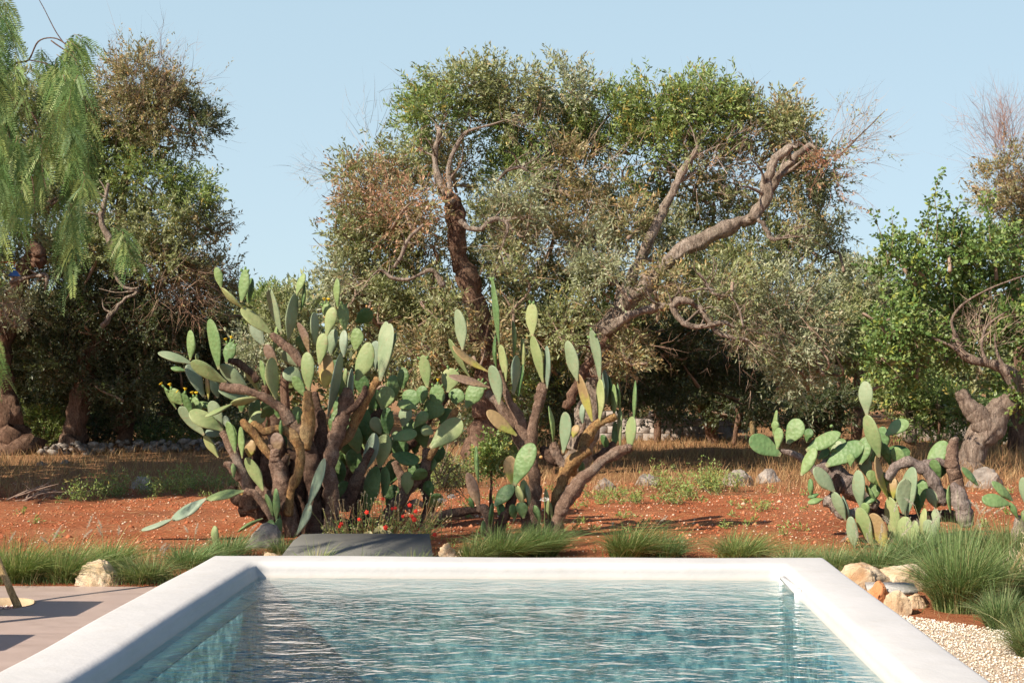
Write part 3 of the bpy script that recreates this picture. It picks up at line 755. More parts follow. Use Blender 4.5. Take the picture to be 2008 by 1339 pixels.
# ------------------------------------------------------------------ foliage engine
PAL = {
 'green':  [(0.140, 0.215, 0.050), (0.200, 0.270, 0.075), (0.28, 0.34, 0.12), (0.42, 0.33, 0.08)],
 'olive':  [(0.190, 0.220, 0.080), (0.260, 0.285, 0.125), (0.35, 0.365, 0.20), (0.32, 0.24, 0.10)],
 'grey':   [(0.235, 0.265, 0.140), (0.30, 0.325, 0.195), (0.38, 0.39, 0.26), (0.33, 0.26, 0.15)],
 'brown':  [(0.29, 0.225, 0.115), (0.24, 0.245, 0.11), (0.36, 0.28, 0.15), (0.42, 0.26, 0.10)],
 'red':    [(0.38, 0.20, 0.12), (0.26, 0.24, 0.11), (0.35, 0.26, 0.15), (0.44, 0.24, 0.14)],
 'dark':   [(0.060, 0.085, 0.035), (0.085, 0.110, 0.045), (0.115, 0.13, 0.06), (0.16, 0.11, 0.055)],  # shade below and inside the crowns, put into darker leaf tones
 'pear':   [(0.090, 0.165, 0.040), (0.140, 0.22, 0.06), (0.21, 0.28, 0.09), (0.26, 0.30, 0.06)],
 'bright': [(0.17, 0.26, 0.06), (0.23, 0.30, 0.09), (0.28, 0.32, 0.12), (0.34, 0.27, 0.08)],
}
PW = [0.34, 0.36, 0.22, 0.08]

def unit(v): return v/(np.linalg.norm(v, axis=-1, keepdims=True)+1e-9)

def leaves_from_sprigs(P, D, L, nl, ll, lw, kind, spread=0.9, droop=0.0, colj=0.2, jig=1.0, rng=RNG):
    """P,D start and direction of each sprig, L length; nl leaves each. returns verts, quads, cols"""
    n = len(P); t = (np.arange(nl)+0.5)/nl
    L = np.broadcast_to(L, (n,))
    pos = P[:, None, :]+D[:, None, :]*(L[:, None]*t[None, :])[..., None]
    pos[:, :, 2] -= droop*(L[:, None]*t[None, :]**2)
    pos = pos+rng.normal(0, 0.012*jig, pos.shape)
    side = unit(rng.normal(0, 1, (n, nl, 3)))
    ld = unit(D[:, None, :]*1.0+side*spread)
    ld[:, :, 2] -= droop*0.5; ld = unit(ld)
    nrm = unit(rng.normal(0, 1, (n, nl, 3))+np.array([-0.55, -0.6, 0.7]))
    wd = unit(np.cross(ld, nrm))
    l = ll*rng.uniform(0.6, 1.25, (n, nl, 1)); w_ = lw*rng.uniform(0.7, 1.2, (n, nl, 1))
    a = pos; tip = pos+ld*l; m1 = pos+ld*l*0.45+wd*w_*0.5; m2 = pos+ld*l*0.45-wd*w_*0.5
    V = np.stack([a, m1, tip, m2], 2).reshape(-1, 3)
    Fq = np.arange(n*nl*4).reshape(-1, 4)
    pal = np.array(PAL[kind]); base = pal[rng.choice(4, n, p=PW)]
    lc = np.repeat(base[:, None, :], nl, 1)
    alt = pal[rng.choice(4, (n, nl), p=PW)]; msk = rng.uniform(0, 1, (n, nl)) < 0.35; lc[msk] = alt[msk]
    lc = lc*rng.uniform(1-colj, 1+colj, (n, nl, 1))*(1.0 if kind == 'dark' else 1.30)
    Cc = np.repeat(lc.reshape(-1, 3), 4, 0)
    return V, Fq, Cc

def ribbons(P0, D, L, w0, cols, segs=3, bend=0.25, grav=0.0, rng=RNG):
    """thin tapering twigs or blades: P0,D,L -> verts, quads, cols"""
    n = len(P0); L = np.broadcast_to(L, (n,)); w0 = np.broadcast_to(w0, (n,))
    side = unit(np.cross(D, unit(rng.normal(0, 1, (n, 3)))))
    bd = unit(rng.normal(0, 1, (n, 3)))*bend
    V = []
    for k in range(segs+1):
        t = k/segs
        c = P0+D*(L*t)[:, None]+bd*(L*t*t)[:, None]
        c[:, 2] -= grav*L*t*t
        wv = side*(w0*(1-0.85*t)*0.5)[:, None]
        V.append(c-wv); V.append(c+wv)
    V = np.stack(V, 1)                                  # n, 2(segs+1), 3
    m = 2*(segs+1); F1 = []
    for k in range(segs): F1.append((2*k, 2*k+1, 2*k+3, 2*k+2))
    Fq = (np.array(F1)[None]+(np.arange(n)*m)[:, None, None]).reshape(-1, 4)
    cc = np.repeat(np.asarray(cols), m, 0) if np.ndim(cols) > 1 else np.broadcast_to(np.asarray(cols), (n*m, 3))
    return V.reshape(-1, 3), Fq, cc

def blob_clumps(cx, cy, rx, ry, Y, dr, nclump, rng):
    """clump centres in an ellipsoid, gathered toward its outside"""
    c = np.array(W(cx, cy, Y)); R = np.array([rx*S(Y), dr, ry*S(Y)]); R = np.maximum(R-0.17, R*0.4)
    d = unit(rng.normal(0, 1, (nclump, 3))); r = rng.uniform(0.25, 1.0, nclump)**0.45
    return c, c+d*R*r[:, None], d, R

class Crown:
    def __init__(s, seed): s.g = Geo(); s.tw = Geo(); s.rng = np.random.default_rng(seed); s.nt = 0
    def blob(s, cx, cy, rx, ry, Y, kind, dens=1.0, dr=None, leaf=0.086, lw=0.026, clump=0.26, droop=0.1, nl=14, twig=0.16, spr=0.30, up=0.35):
        rng = s.rng
        dr = dr if dr is not None else max(0.8, min(1.6, (rx+ry)/2*S(Y)))
        area = rx*ry*S(Y)**2
        nc = max(8, int(area*74*dens))
        c, CC, dd, R = blob_clumps(cx, cy, rx, ry, Y, dr, nc, rng)
        per = 15
        cs = np.repeat(rng.uniform(0.55, 1.35, nc), per)
        P = np.repeat(CC, per, 0)+rng.normal(0, clump*0.5, (nc*per, 3))*cs[:, None]
        out = unit((P-c)/R)
        D = unit(out*0.8+rng.normal(0, 0.55, P.shape)+np.array([0, -0.05, up]))
        v, f, cl = leaves_from_sprigs(P, D, spr*rng.uniform(0.6, 1.2, len(P)), nl, leaf, lw, kind, droop=droop, rng=rng)
        s.g.add(v, f, cl)
        # branches carrying the foliage
        if leaf < 0.12 and dr > 0.7:
            for _ in range(2):
                e_ = c+unit(rng.normal(0, 1, 3))*R*.85; a_ = c+np.array([rng.normal(0, .2), rng.normal(0, .3), -R[2]*rng.uniform(.9, 1.7)]); m_ = (a_+e_)/2+rng.normal(0, .16, 3)
                vv, ff, _t = tube([(*a_, .030), (*m_, .022), (*e_, .006)], 5, 4, 0.2, 1, int(cx)); s.tw.add(vv, ff, np.full((len(vv), 3), (0.30, 0.22, 0.165))*rng.uniform(.7, 1.3))
        # fine twigs among the leaves
        m = int(len(P)*twig)
        if m:
            idx = rng.choice(len(P), m)
            tc = np.array([(0.27, 0.19, 0.14), (0.38, 0.28, 0.21), (0.20, 0.13, 0.09)])[rng.choice(3, m)]
            v, f, cl = ribbons(P[idx]-D[idx]*0.25, unit(D[idx]+rng.normal(0, 0.3, (m, 3))), rng.uniform(0.3, 0.75, m), rng.uniform(0.006, 0.013, m), tc, 3, 0.3, rng=rng)
            s.tw.add(v, f, cl); s.nt += m
    def twigs(s, cx, cy, rx, ry, Y, n, col=(0.30, 0.2, 0.15), L=0.7, wd=0.007, updir=(0, 0, 0.5), dr=0.7, leafy=0.0, kind='brown', branch=4):
        """a spray of bare or thinly leaved twigs, fanning from the blob's base"""
        wd = min(wd, 0.0075); rng = s.rng; c = np.array(W(cx, cy, Y)); R = np.array([rx*S(Y), dr, ry*S(Y)])
        P = c+rng.normal(0, 0.42, (n, 3))*R
        D = unit((P-c)/R*0.6+np.array(updir)+rng.normal(0, 0.35, (n, 3)))
        cc = np.array(col)*rng.uniform(0.7, 1.3, (n, 1))
        v, f, cl = ribbons(P, D, L*rng.uniform(0.5, 1.2, n), wd, cc, 4, 0.25, rng=rng); s.tw.add(v, f, cl)
        Q = np.repeat(P, branch, 0)+np.repeat(D, branch, 0)*(L*rng.uniform(0.2, 0.8, n*branch))[:, None]
        E = unit(np.repeat(D, branch, 0)+rng.normal(0, 0.6, (n*branch, 3)))
        v, f, cl = ribbons(Q, E, L*0.45*rng.uniform(0.5, 1.2, n*branch), wd*0.6, np.repeat(cc, branch, 0), 3, 0.3, rng=rng); s.tw.add(v, f, cl)
        s.nt += n
        if leafy:
            idx = rng.choice(len(Q), int(len(Q)*leafy)+1)
            v, f, cl = leaves_from_sprigs(Q[idx], E[idx], L*0.4, 9, 0.06, 0.02, kind, rng=rng); s.g.add(v, f, cl)
    def build(s, root, mat='olive_leaf'):
        s.g.build('crown', M[mat], root, col=True)
        if s.tw.n: s.tw.build('twigs', M['twig'], root, col=True)

def limb(root, lst, Y, mat, name='limb', segs=12, rough=0.28, seed=0, lump=2.5, flute=0.0, k=5, flat=1.0):
    if mat == 'bark_olive': lst = [(q[0], q[1], q[2]*.80)+tuple(q[3:]) for q in lst]; rough = rough*1.3; segs += 4; flute = max(flute, .10)
    v, f, t = tube(pxpath(lst, Y), segs, k, rough, flat, seed, lump, flute, kink=0.2 if mat == 'bark_pear' else 1.0)
    g = Geo(); g.add(v, f)
    if mat in ('bark_olive', 'bark_dark') and name == 'limb' and len(lst) > 3:
        rr = random.Random(seed*31+7); Pc = catmull(pxpath(lst, Y), 6)
        for _ in range(2+len(lst)//2):
            i = rr.randrange(3, len(Pc)-1); p = Pc[i]; R0 = p[3]*rr.uniform(.25, .5); Lb = rr.uniform(.25, .75)
            d = Vector((rr.uniform(-1, 1), rr.uniform(-1, .3), rr.uniform(-.2, 1))).normalized(); e = Vector((rr.uniform(-1, 1), rr.uniform(-.6, .4), rr.uniform(-.4, 1))).normalized()
            a_ = Vector(p[:3]); b_ = a_+d*Lb*.5; c_ = b_+(d+e*.9).normalized()*Lb*.5
            vv, ff, _t = tube([(*a_, R0), (*b_, R0*.7), (*c_, R0*.2)], 6, 4, 0.2, 1, seed); g.add(vv, ff)
    return g.build(name, M[mat], root, smooth=True)

def tree(name, label, cat, px, Y, group=None):
    b = W(px, 0, Y); return thing(name, label, cat, (b.x, Y, 0), group)

GT = 'old olive trees of the grove'
# ---- the great central olive
T = tree('olive_tree', 'huge old olive in the middle with two leaning trunks and broad tangled crown', 'tree', 960, 21.2, GT)
Yc = 21.2
limb(T, [(950, 935, 40), (945, 860, 33), (943, 780, 27), (955, 700, 27), (940, 640, 22), (922, 560, 21), (900, 490, 17), (893, 430, 18), (888, 395, 14), (862, 362, 9)], Yc, 'bark_dark', 'trunk', 18, 0.30, 1, 3.0, 0.10)
limb(T, [(1130, 930, 38), (1150, 850, 30), (1168, 760, 28), (1180, 690, 30), (1210, 620, 27), (1275, 548, 21), (1320, 505, 19), (1370, 475, 19), (1430, 445, 15), (1480, 425, 17)], Yc, 'bark_olive', 'trunk', 18, 0.26, 2, 3.0, 0.08)
limb(T, [(1478, 430, 13), (1500, 390, 14), (1505, 350, 12), (1522, 312, 11), (1548, 290, 10), (1556, 287, 8)], Yc-0.15, 'bark_olive', 'limb', 12, 0.2, 3, 3)
limb(T, [(1502, 400, 9), (1518, 360, 10), (1545, 325, 9), (1575, 295, 8), (1592, 284, 6)], Yc+0.1, 'bark_olive', 'limb', 10, 0.25, 4, 3)
limb(T, [(1592, 284, 5), (1606, 300, 4), (1625, 305, 3.5), (1650, 300, 3), (1690, 262, 2), (1735, 218, 0.8)], Yc, 'bark_olive', 'limb', 7, 0.2, 5)
limb(T, [(1488, 430, 9), (1502, 450, 7), (1512, 468, 6), (1530, 468, 4), (1548, 460, 3)], Yc-0.3, 'bark_olive', 'limb', 8, 0.3, 6)
limb(T, [(1215, 590, 15), (1250, 520, 14), (1285, 440, 13), (1315, 385, 11), (1340, 335, 9), (1362, 300, 8), (1368, 286, 6)], Yc+0.4, 'bark_olive', 'limb', 12, 0.25, 7)
limb(T, [(888, 400, 11), (858, 350, 9), (853, 300, 8), (862, 262, 7), (855, 245, 5)], Yc-0.1, 'bark_olive', 'limb', 10, 0.3, 8)
limb(T, [(885, 385, 9), (880, 325, 7), (896, 285, 6), (910, 262, 4), (945, 250, 2.5), (992, 236, 1.2)], Yc-0.25, 'bark_olive', 'limb', 9, 0.25, 9)
limb(T, [(903, 432, 7), (920, 448, 6), (942, 450, 6), (962, 432, 6), (985, 432, 5), (996, 445, 4), (990, 470, 3), (982, 488, 1.5)], Yc-0.7, 'bark_olive', 'limb', 9, 0.2, 10)
limb(T, [(1185, 650, 13), (1235, 620, 11), (1275, 606, 9), (1320, 600, 8)], Yc-0.7, 'bark_olive', 'limb', 10, 0.3, 11)
limb(T, [(1360, 592, 5), (1330, 590, 8), (1320, 605, 8), (1335, 628, 8), (1362, 640, 7), (1395, 636, 7), (1420, 632, 6), (1440, 642, 4)], Yc-1.0, 'bark_olive', 'limb', 10, 0.25, 12)
limb(T, [(1342, 588, 7), (1372, 604, 7), (1392, 632, 6), (1410, 655, 6), (1440, 662, 5), (1468, 668, 3)], Yc-0.95, 'bark_olive', 'limb', 9, 0.25, 13)
limb(T, [(1370, 535, 4), (1385, 555, 4), (1398, 575, 3), (1432, 580, 3)], Yc-1.2, 'bark_olive', 'limb', 8, 0.3, 14)
limb(T, [(1345, 572, 1.5), (1385, 566, 2), (1430, 580, 2.5), (1450, 610, 3), (1458, 640, 3)], Yc-1.2, 'bark_olive', 'limb', 7, 0.2, 15)
limb(T, [(870, 560, 9), (848, 530, 7), (820, 540, 4), (800, 548, 4), (770, 545, 3.5), (745, 530, 3), (720, 552, 2)], Yc-0.9, 'bark_olive', 'limb', 8, 0.2, 16)
limb(T, [(830, 440, 4), (800, 470, 4), (788, 500, 3.5), (772, 525, 3)], Yc-1.0, 'bark_olive', 'limb', 7, 0.2, 17)
limb(T, [(975, 355, 2), (995, 335, 4), (1018, 328, 4), (1035, 335, 2)], Yc-1.2, 'bark_olive', 'limb', 7, 0.2, 18)
limb(T, [(1205, 640, 6), (1150, 720, 8), (1130, 760, 9), (1110, 800, 8)], Yc-0.6, 'bark_dark', 'limb', 8, 0.3, 19)
K = Crown(11)
Yb = 22.6
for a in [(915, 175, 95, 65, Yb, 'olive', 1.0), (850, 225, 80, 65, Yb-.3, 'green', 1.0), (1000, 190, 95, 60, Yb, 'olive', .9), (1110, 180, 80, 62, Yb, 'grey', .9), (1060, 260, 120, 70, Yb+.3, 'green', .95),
          (1180, 240, 90, 75, Yb+.3, 'green', 1.0), (1290, 215, 80, 60, Yb, 'green', 1.0), (1360, 200, 60, 62, Yb, 'bright', .95), (1300, 290, 100, 70, Yb, 'green', .9), (1420, 240, 90, 75, Yb, 'green', 1.0), (1500, 250, 80, 70, Yb, 'brown', .8), (1545, 280, 55, 75, Yb-.2, 'olive', .9), (1570, 345, 45, 70, Yb-.1, 'dark', .8),
          (800, 310, 70, 60, Yb-.2, 'olive', .8), (740, 380, 75, 65, Yb, 'red', .65), (700, 350, 45, 40, Yb, 'olive', .6), (780, 420, 80, 60, Yb-.4, 'red', .7), (900, 330, 90, 60, Yb+.2, 'brown', .6),
          (740, 480, 90, 65, Yb-.3, 'olive', .9), (700, 540, 70, 60, Yb, 'grey', .75), (790, 560, 90, 75, Yb-.5, 'olive', .85), (840, 470, 70, 60, Yb-.4, 'brown', .7), (730, 610, 70, 55, Yb, 'brown', .6), (840, 640, 90, 70, Yb-.2, 'olive', .9),
          (1030, 360, 110, 75, Yb+.3, 'green', .8), (1000, 440, 80, 65, Yb-.2, 'grey', .75), (1110, 330, 90, 60, Yb, 'brown', .7), (1060, 480, 80, 70, Yb-.6, 'brown', .7), (1140, 430, 90, 70, Yb-.3, 'brown', .7), (1170, 490, 60, 60, Yb-.8, 'grey', .9), (1300, 470, 60, 35, Yb, 'grey', .9), (1150, 580, 100, 70, Yb-.2, 'green', .9), (1050, 590, 90, 80, Yb-.3, 'olive', .9), (1030, 680, 70, 70, Yb-.1, 'brown', .8),
          (1250, 400, 90, 70, Yb+.4, 'green', .75), (1400, 340, 110, 60, Yb+.3, 'brown', .6), (1400, 410, 90, 60, Yb+.4, 'olive', .7), (1330, 450, 80, 60, Yb+.6, 'brown', .7), (1470, 480, 90, 50, Yb+.2, 'olive', .75), (1420, 530, 100, 60, Yb-.3, 'olive', .9), (1550, 420, 75, 55, Yb-.2, 'brown', .45), (1600, 430, 60, 50, Yb, 'grey', .4), (1555, 500, 75, 50, Yb-.2, 'olive', .55),
          (1500, 590, 110, 65, Yb-1.3, 'grey', .9), (1570, 600, 85, 60, Yb-1.1, 'grey', .75), (1530, 670, 95, 60, Yb-1.5, 'grey', .9), (1590, 690, 70, 55, Yb-1.2, 'grey', .7), (1545, 740, 60, 40, Yb-1.4, 'grey', .6), (1330, 560, 90, 45, Yb-.1, 'olive', .8),
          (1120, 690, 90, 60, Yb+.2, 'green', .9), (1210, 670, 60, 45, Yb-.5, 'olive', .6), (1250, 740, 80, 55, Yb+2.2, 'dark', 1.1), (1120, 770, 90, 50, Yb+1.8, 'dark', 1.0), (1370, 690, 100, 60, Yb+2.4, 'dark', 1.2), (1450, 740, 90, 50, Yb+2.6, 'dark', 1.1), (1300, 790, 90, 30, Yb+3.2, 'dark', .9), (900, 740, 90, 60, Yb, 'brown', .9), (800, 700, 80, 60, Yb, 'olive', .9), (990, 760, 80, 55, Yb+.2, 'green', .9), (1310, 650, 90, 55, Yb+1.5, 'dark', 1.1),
          (860, 600, 60, 60, 20.8, 'olive', .5), (830, 680, 60, 50, 20.8, 'brown', .5), (1000, 560, 50, 80, 21.0, 'olive', .5), (960, 660, 40, 60, 20.8, 'brown', .2), (1010, 400, 60, 50, 21.1, 'grey', .5), (820, 400, 50, 60, 21.0, 'red', .35), (1100, 640, 70, 70, 20.8, 'olive', .6), (1180, 540, 60, 60, 20.7, 'grey', .5), (1235, 440, 35, 50, 21.8, 'brown', .3), (1420, 560, 80, 40, 20.7, 'olive', .5), (1300, 560, 40, 25, 20.9, 'brown', .4), (1230, 690, 40, 40, 20.8, 'brown', .35), (700, 420, 50, 60, 22.0, 'red', .7), (690, 470, 50, 60, 22.0, 'olive', .9), (680, 540, 45, 60, 22.0, 'grey', .9)]:
    K.blob(*a)
K.blob(955, 520, 50, 70, Yb, 'dark', 1.0); K.blob(960, 430, 40, 50, Yb, 'olive', 1.0)
K.blob(1610, 330, 40, 60, Yb, 'olive', .45); K.blob(1625, 480, 45, 60, Yb, 'olive', .5)
for ex_, ey_, dx_ in ((986, 486, .1), (1460, 648, .4), (1548, 460, .5), (722, 550, -.4), (990, 238, .6), (1438, 644, .4), (1035, 335, .4), (858, 250, -.1), (1366, 290, .1), (1470, 668, .4)):
    K.twigs(ex_, ey_, 14, 12, Yc-.8 if ey_ > 430 else Yc-.1, 14, (0.44, 0.33, 0.25), 0.40, 0.008, (dx_, 0, -.1), 0.12, 0.3, 'olive')
K.twigs(1660, 290, 60, 55, Yc, 60, (0.33, 0.24, 0.18), 0.75, 0.008, (0.55, 0, 0.5), 0.4, 0.10, 'brown')
K.twigs(1650, 360, 40, 60, Yc, 30, (0.33, 0.22, 0.19), 0.5, 0.007, (0.4, 0, -0.3), 0.4, 0.05, 'red')
K.twigs(1620, 330, 30, 30, Yc-.2, 40, (0.36, 0.16, 0.12), 0.35, 0.010, (0, 0, 0.1), 0.4, 0.35, 'red')
K.twigs(1400, 330, 110, 55, Yc+.4, 70, (0.42, 0.31, 0.25), 0.6, 0.010, (0.3, 0, 0.1), 0.5)
K.twigs(1120, 350, 130, 80, Yc+.5, 70, (0.40, 0.30, 0.22), 0.7, 0.012, (0, 0, 0.1), 0.6)
K.twigs(660, 345, 35, 18, Yb, 28, (0.36, 0.30, 0.26), 0.7, 0.006, (-0.9, 0, 0.15), 0.4)
K.twigs(725, 270, 22, 28, Yb, 16, (0.36, 0.30, 0.26), 0.7, 0.007, (0, 0, 0.6), 0.3)
K.twigs(770, 400, 120, 90, Yc, 100, (0.36, 0.19, 0.13), 0.45, 0.011, (-.2, 0, 0.3), 0.8, 0.3, 'red')
K.twigs(1080, 470, 140, 120, Yc-.1, 90, (0.40, 0.29, 0.2), 0.5, 0.011, (0, 0, -0.2), 0.6)
K.twigs(1500, 640, 130, 80, Yc-.6, 90, (0.38, 0.27, 0.2), 0.5, 0.010, (0.2, 0, -0.3), 0.5)
K.twigs(1200, 660, 80, 90, Yc-.5, 90, (0.36, 0.23, 0.16), 0.45, 0.012, (0, 0, -0.1), 0.5)
K.build(T)
print('centre leaves', K.g.n//4)

# ---- left grove
Yl = 25.6
T = tree('olive_tree', 'tall olive at left whose brown dying top stands against the sky', 'tree', 145, Yl, GT)
limb(T, [(140, 905, 44), (146, 870, 26), (150, 840, 21), (160, 780, 22), (180, 700, 18), (215, 600, 16), (230, 500, 13), (240, 380, 9), (270, 250, 5)], Yl, 'bark_dark', 'trunk', 14, 0.3, 21, 3, 0.08)
limb(T, [(200, 640, 9), (240, 590, 7), (268, 572, 5), (240, 560, 5), (225, 530, 4), (238, 500, 3)], Yl-1.9, 'bark_olive', 'limb', 8, 0.3, 22)
limb(T, [(232, 500, 10), (200, 440, 8), (205, 400, 7), (212, 360, 5)], Yl-1.2, 'bark_olive', 'limb', 8, 0.3, 23)
K = Crown(12)
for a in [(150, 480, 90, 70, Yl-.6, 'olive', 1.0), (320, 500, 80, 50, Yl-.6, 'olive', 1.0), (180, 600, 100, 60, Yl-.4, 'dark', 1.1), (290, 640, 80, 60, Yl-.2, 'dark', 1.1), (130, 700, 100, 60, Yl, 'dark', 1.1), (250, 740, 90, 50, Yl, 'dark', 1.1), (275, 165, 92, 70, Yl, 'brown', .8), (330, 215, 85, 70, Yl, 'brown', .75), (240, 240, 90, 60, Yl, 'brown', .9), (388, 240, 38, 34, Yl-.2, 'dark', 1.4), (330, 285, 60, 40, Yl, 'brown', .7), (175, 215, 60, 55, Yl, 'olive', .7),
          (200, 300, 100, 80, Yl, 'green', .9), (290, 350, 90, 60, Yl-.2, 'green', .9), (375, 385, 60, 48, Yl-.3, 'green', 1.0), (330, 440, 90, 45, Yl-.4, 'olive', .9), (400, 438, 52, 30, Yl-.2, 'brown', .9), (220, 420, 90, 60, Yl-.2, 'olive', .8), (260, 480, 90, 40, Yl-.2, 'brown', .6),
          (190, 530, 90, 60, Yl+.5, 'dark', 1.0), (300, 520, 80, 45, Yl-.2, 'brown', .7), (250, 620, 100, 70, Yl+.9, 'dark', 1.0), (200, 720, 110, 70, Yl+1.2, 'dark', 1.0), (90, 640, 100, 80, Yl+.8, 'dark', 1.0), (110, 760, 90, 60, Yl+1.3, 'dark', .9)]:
    K.blob(*a)
K.twigs(290, 200, 90, 80, Yl-.2, 260, (0.27, 0.18, 0.14), 0.8, 0.012, (0.2, 0, 0.7), 0.9, 0.1, 'brown')
K.twigs(320, 550, 90, 70, Yl-1.0, 90, (0.40, 0.28, 0.2), 0.6, 0.012, (0.1, 0, -0.2), 0.6)
K.build(T)
T = tree('olive_tree', 'olive with low rusty crown just left of the large cactus top', 'tree', 240, Yl+1.5, GT)
limb(T, [(245, 888, 26), (240, 860, 18), (250, 800, 16), (300, 700, 13), (350, 620, 9)], Yl+1.5, 'bark_dark', 'trunk', 12, 0.3, 25, 3, 0.08)
K = Crown(13)
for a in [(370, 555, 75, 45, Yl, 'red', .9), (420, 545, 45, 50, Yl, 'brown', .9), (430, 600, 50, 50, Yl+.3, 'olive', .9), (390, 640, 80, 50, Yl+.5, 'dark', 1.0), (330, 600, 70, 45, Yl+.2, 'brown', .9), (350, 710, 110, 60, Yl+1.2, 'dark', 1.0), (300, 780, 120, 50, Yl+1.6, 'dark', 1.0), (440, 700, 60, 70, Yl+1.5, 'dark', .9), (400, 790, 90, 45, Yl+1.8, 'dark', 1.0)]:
    K.blob(*a)
K.twigs(370, 590, 90, 70, Yl-.6, 110, (0.40, 0.25, 0.17), 0.5, 0.012, (0.2, 0, -0.2), 0.6)
K.build(T)
T = tree('olive_tree', 'olive at the far left edge with the widest flared trunk', 'tree', 20, Yl-.5, GT)
limb(T, [(25, 915, 62), (25, 885, 44), (20, 850, 30), (10, 800, 26), (0, 720, 22), (20, 600, 18), (60, 500, 15), (80, 460, 10)], Yl-.5, 'bark_dark', 'trunk', 18, 0.3, 27, 3, 0.14)
limb(T, [(70, 480, 12), (75, 505, 14), (70, 520, 8)], Yl-1.5, 'bark_dark', 'limb', 8, 0.3, 28)
limb(T, [(20, 555, 5), (50, 545, 7), (80, 540, 7), (92, 545, 5), (88, 570, 2.5)], Yl-2.0, 'bark_olive', 'limb', 8, 0.3, 29)
K = Crown(14)
for a in [(150, 270, 80, 70, Yl, 'olive', .9), (110, 330, 100, 80, Yl, 'olive', .9), (40, 190, 80, 60, Yl, 'olive', .8), (60, 260, 100, 90, Yl+.3, 'olive', .9), (110, 360, 100, 80, Yl, 'olive', .9), (10, 400, 90, 90, Yl, 'green', .9), (60, 500, 90, 60, Yl, 'olive', .9), (40, 600, 60, 40, Yl-.8, 'grey', .8), (10, 680, 100, 80, Yl+1, 'dark', 1.0), (-60, 560, 90, 120, Yl, 'olive', .9), (-80, 300, 110, 120, Yl, 'olive', .9), (-60, 760, 110, 70, Yl+.8, 'dark', 1.0)]:
    K.blob(*a)
K.twigs(10, 590, 25, 30, Yl-2, 50, (0.38, 0.26, 0.2), 0.5, 0.010, (0.6, 0, -0.5), 0.3)
K.build(T)
# bushes under the left trees
for (cx, cy, rx, ry, Y, kind, lb) in [(85, 835, 55, 45, 26.6, 'bright', 'leafy green bush between the two leftmost trunks'), (300, 850, 50, 28, 28.4, 'green', 'low green bush behind the dark rubble wall at left'), (380, 850, 60, 25, 28.8, 'green', 'dim bush behind the rubble wall next to the large cactus'), (500, 690, 45, 38, 20.5, 'grey', 'silvery rounded shrub seen between the pads of the large cactus')]:
    T = tree('shrub', lb, 'shrub', cx, Y)
    K = Crown(int(cx)); K.blob(cx, cy, rx, ry, Y, kind, 1.4, dr=0.5, leaf=0.07, clump=0.2, twig=0.1)
    K.g.build('foliage', M['olive_leaf'], T, col=True)
    limb(T, [(cx, 717+1.6*F/Y, 4), (cx+3, cy, 2)], Y, 'bark_dark', 'stem', 6)

# ---- shade-casting olive standing left of the view
T = tree('olive_tree', 'olive standing out of view left of the garden that throws shade on the field', 'tree', -560, 18.6, GT)
limb(T, [(-560, 960, 50), (-555, 850, 38), (-540, 700, 30), (-560, 560, 18)], 18.6, 'bark_dark', 'trunk', 12, 0.3, 31, 3, 0.1)
K = Crown(15)
for a in [(-477, 291, 280, 160, 15.7, 'olive', .6), (-300, 340, 210, 130, 17.2, 'olive', .6), (-380, 430, 200, 110, 16.4, 'olive', .5), (-250, 200, 180, 120, 19.5, 'olive', .5), (-220, 400, 150, 110, 19.0, 'olive', .5), (-680, 350, 250, 170, 15.5, 'olive', .25), (-600, 380, 260, 180, 18.6, 'olive', .25), (-360, 420, 230, 170, 17.6, 'olive', .2), (-560, 480, 260, 180, 16.2, 'olive', .2), (-330, 330, 230, 150, 20.5, 'olive', .2), (-320, 300, 200, 140, 23.0, 'olive', .2)]:
    K.blob(*a, dr=1.7, leaf=0.17, lw=0.07, clump=0.5, twig=0)
K.build(T)

# ---- right side: pear tree with the twisted trunk
Yp = 21.2
T = tree('pear_tree', 'fresh green fruit tree at right with pale furrowed twisted trunk', 'tree', 1905, Yp)
limb(T, [(1892, 945, 48), (1896, 925, 34), (1905, 895, 27), (1918, 865, 26), (1938, 835, 27), (1958, 810, 24), (1978, 788, 19), (1992, 762, 15), (1990, 738, 12), (1978, 722, 10)], Yp, 'bark_pear', 'trunk', 22, 0.2, 41, 4, 0.12, 6)
limb(T, [(1935, 870, 16), (1928, 835, 22), (1912, 808, 19), (1897, 790, 15), (1888, 774, 13), (1885, 768, 10)], Yp-.05, 'bark_pear', 'limb', 14, 0.2, 42, 4, 0.1)
limb(T, [(1990, 770, 12), (1978, 735, 12), (1950, 715, 11), (1915, 708, 9), (1888, 695, 9), (1873, 670, 8), (1872, 655, 5)], Yp-.1, 'bark_pear', 'limb', 12, 0.28, 43, 4)
limb(T, [(1890, 698, 5), (1868, 680, 4), (1845, 670, 3.5), (1828, 662, 2)], Yp-.3, 'bark_pear', 'limb', 8, 0.2, 44)
limb(T, [(1874, 660, 3.6), (1866, 630, 2.8), (1880, 605, 2.6), (1905, 585, 2.2), (1950, 562, 1.8), (2010, 540, 1.2)], Yp-.6, 'bark_pear', 'limb', 8, 0.15, 45)
limb(T, [(1935, 712, 5), (1925, 680, 3), (1935, 640, 2.5), (1975, 610, 1.5)], Yp-.4, 'bark_pear', 'limb', 7, 0.2, 46)
limb(T, [(1975, 735, 6), (1955, 690, 3), (1950, 655, 2)], Yp-.4, 'bark_pear', 'limb', 7, 0.2, 47)
K = Crown(16)
pk = dict(leaf=0.075, lw=0.048, clump=0.22, nl=9, twig=0.12, spr=0.26)
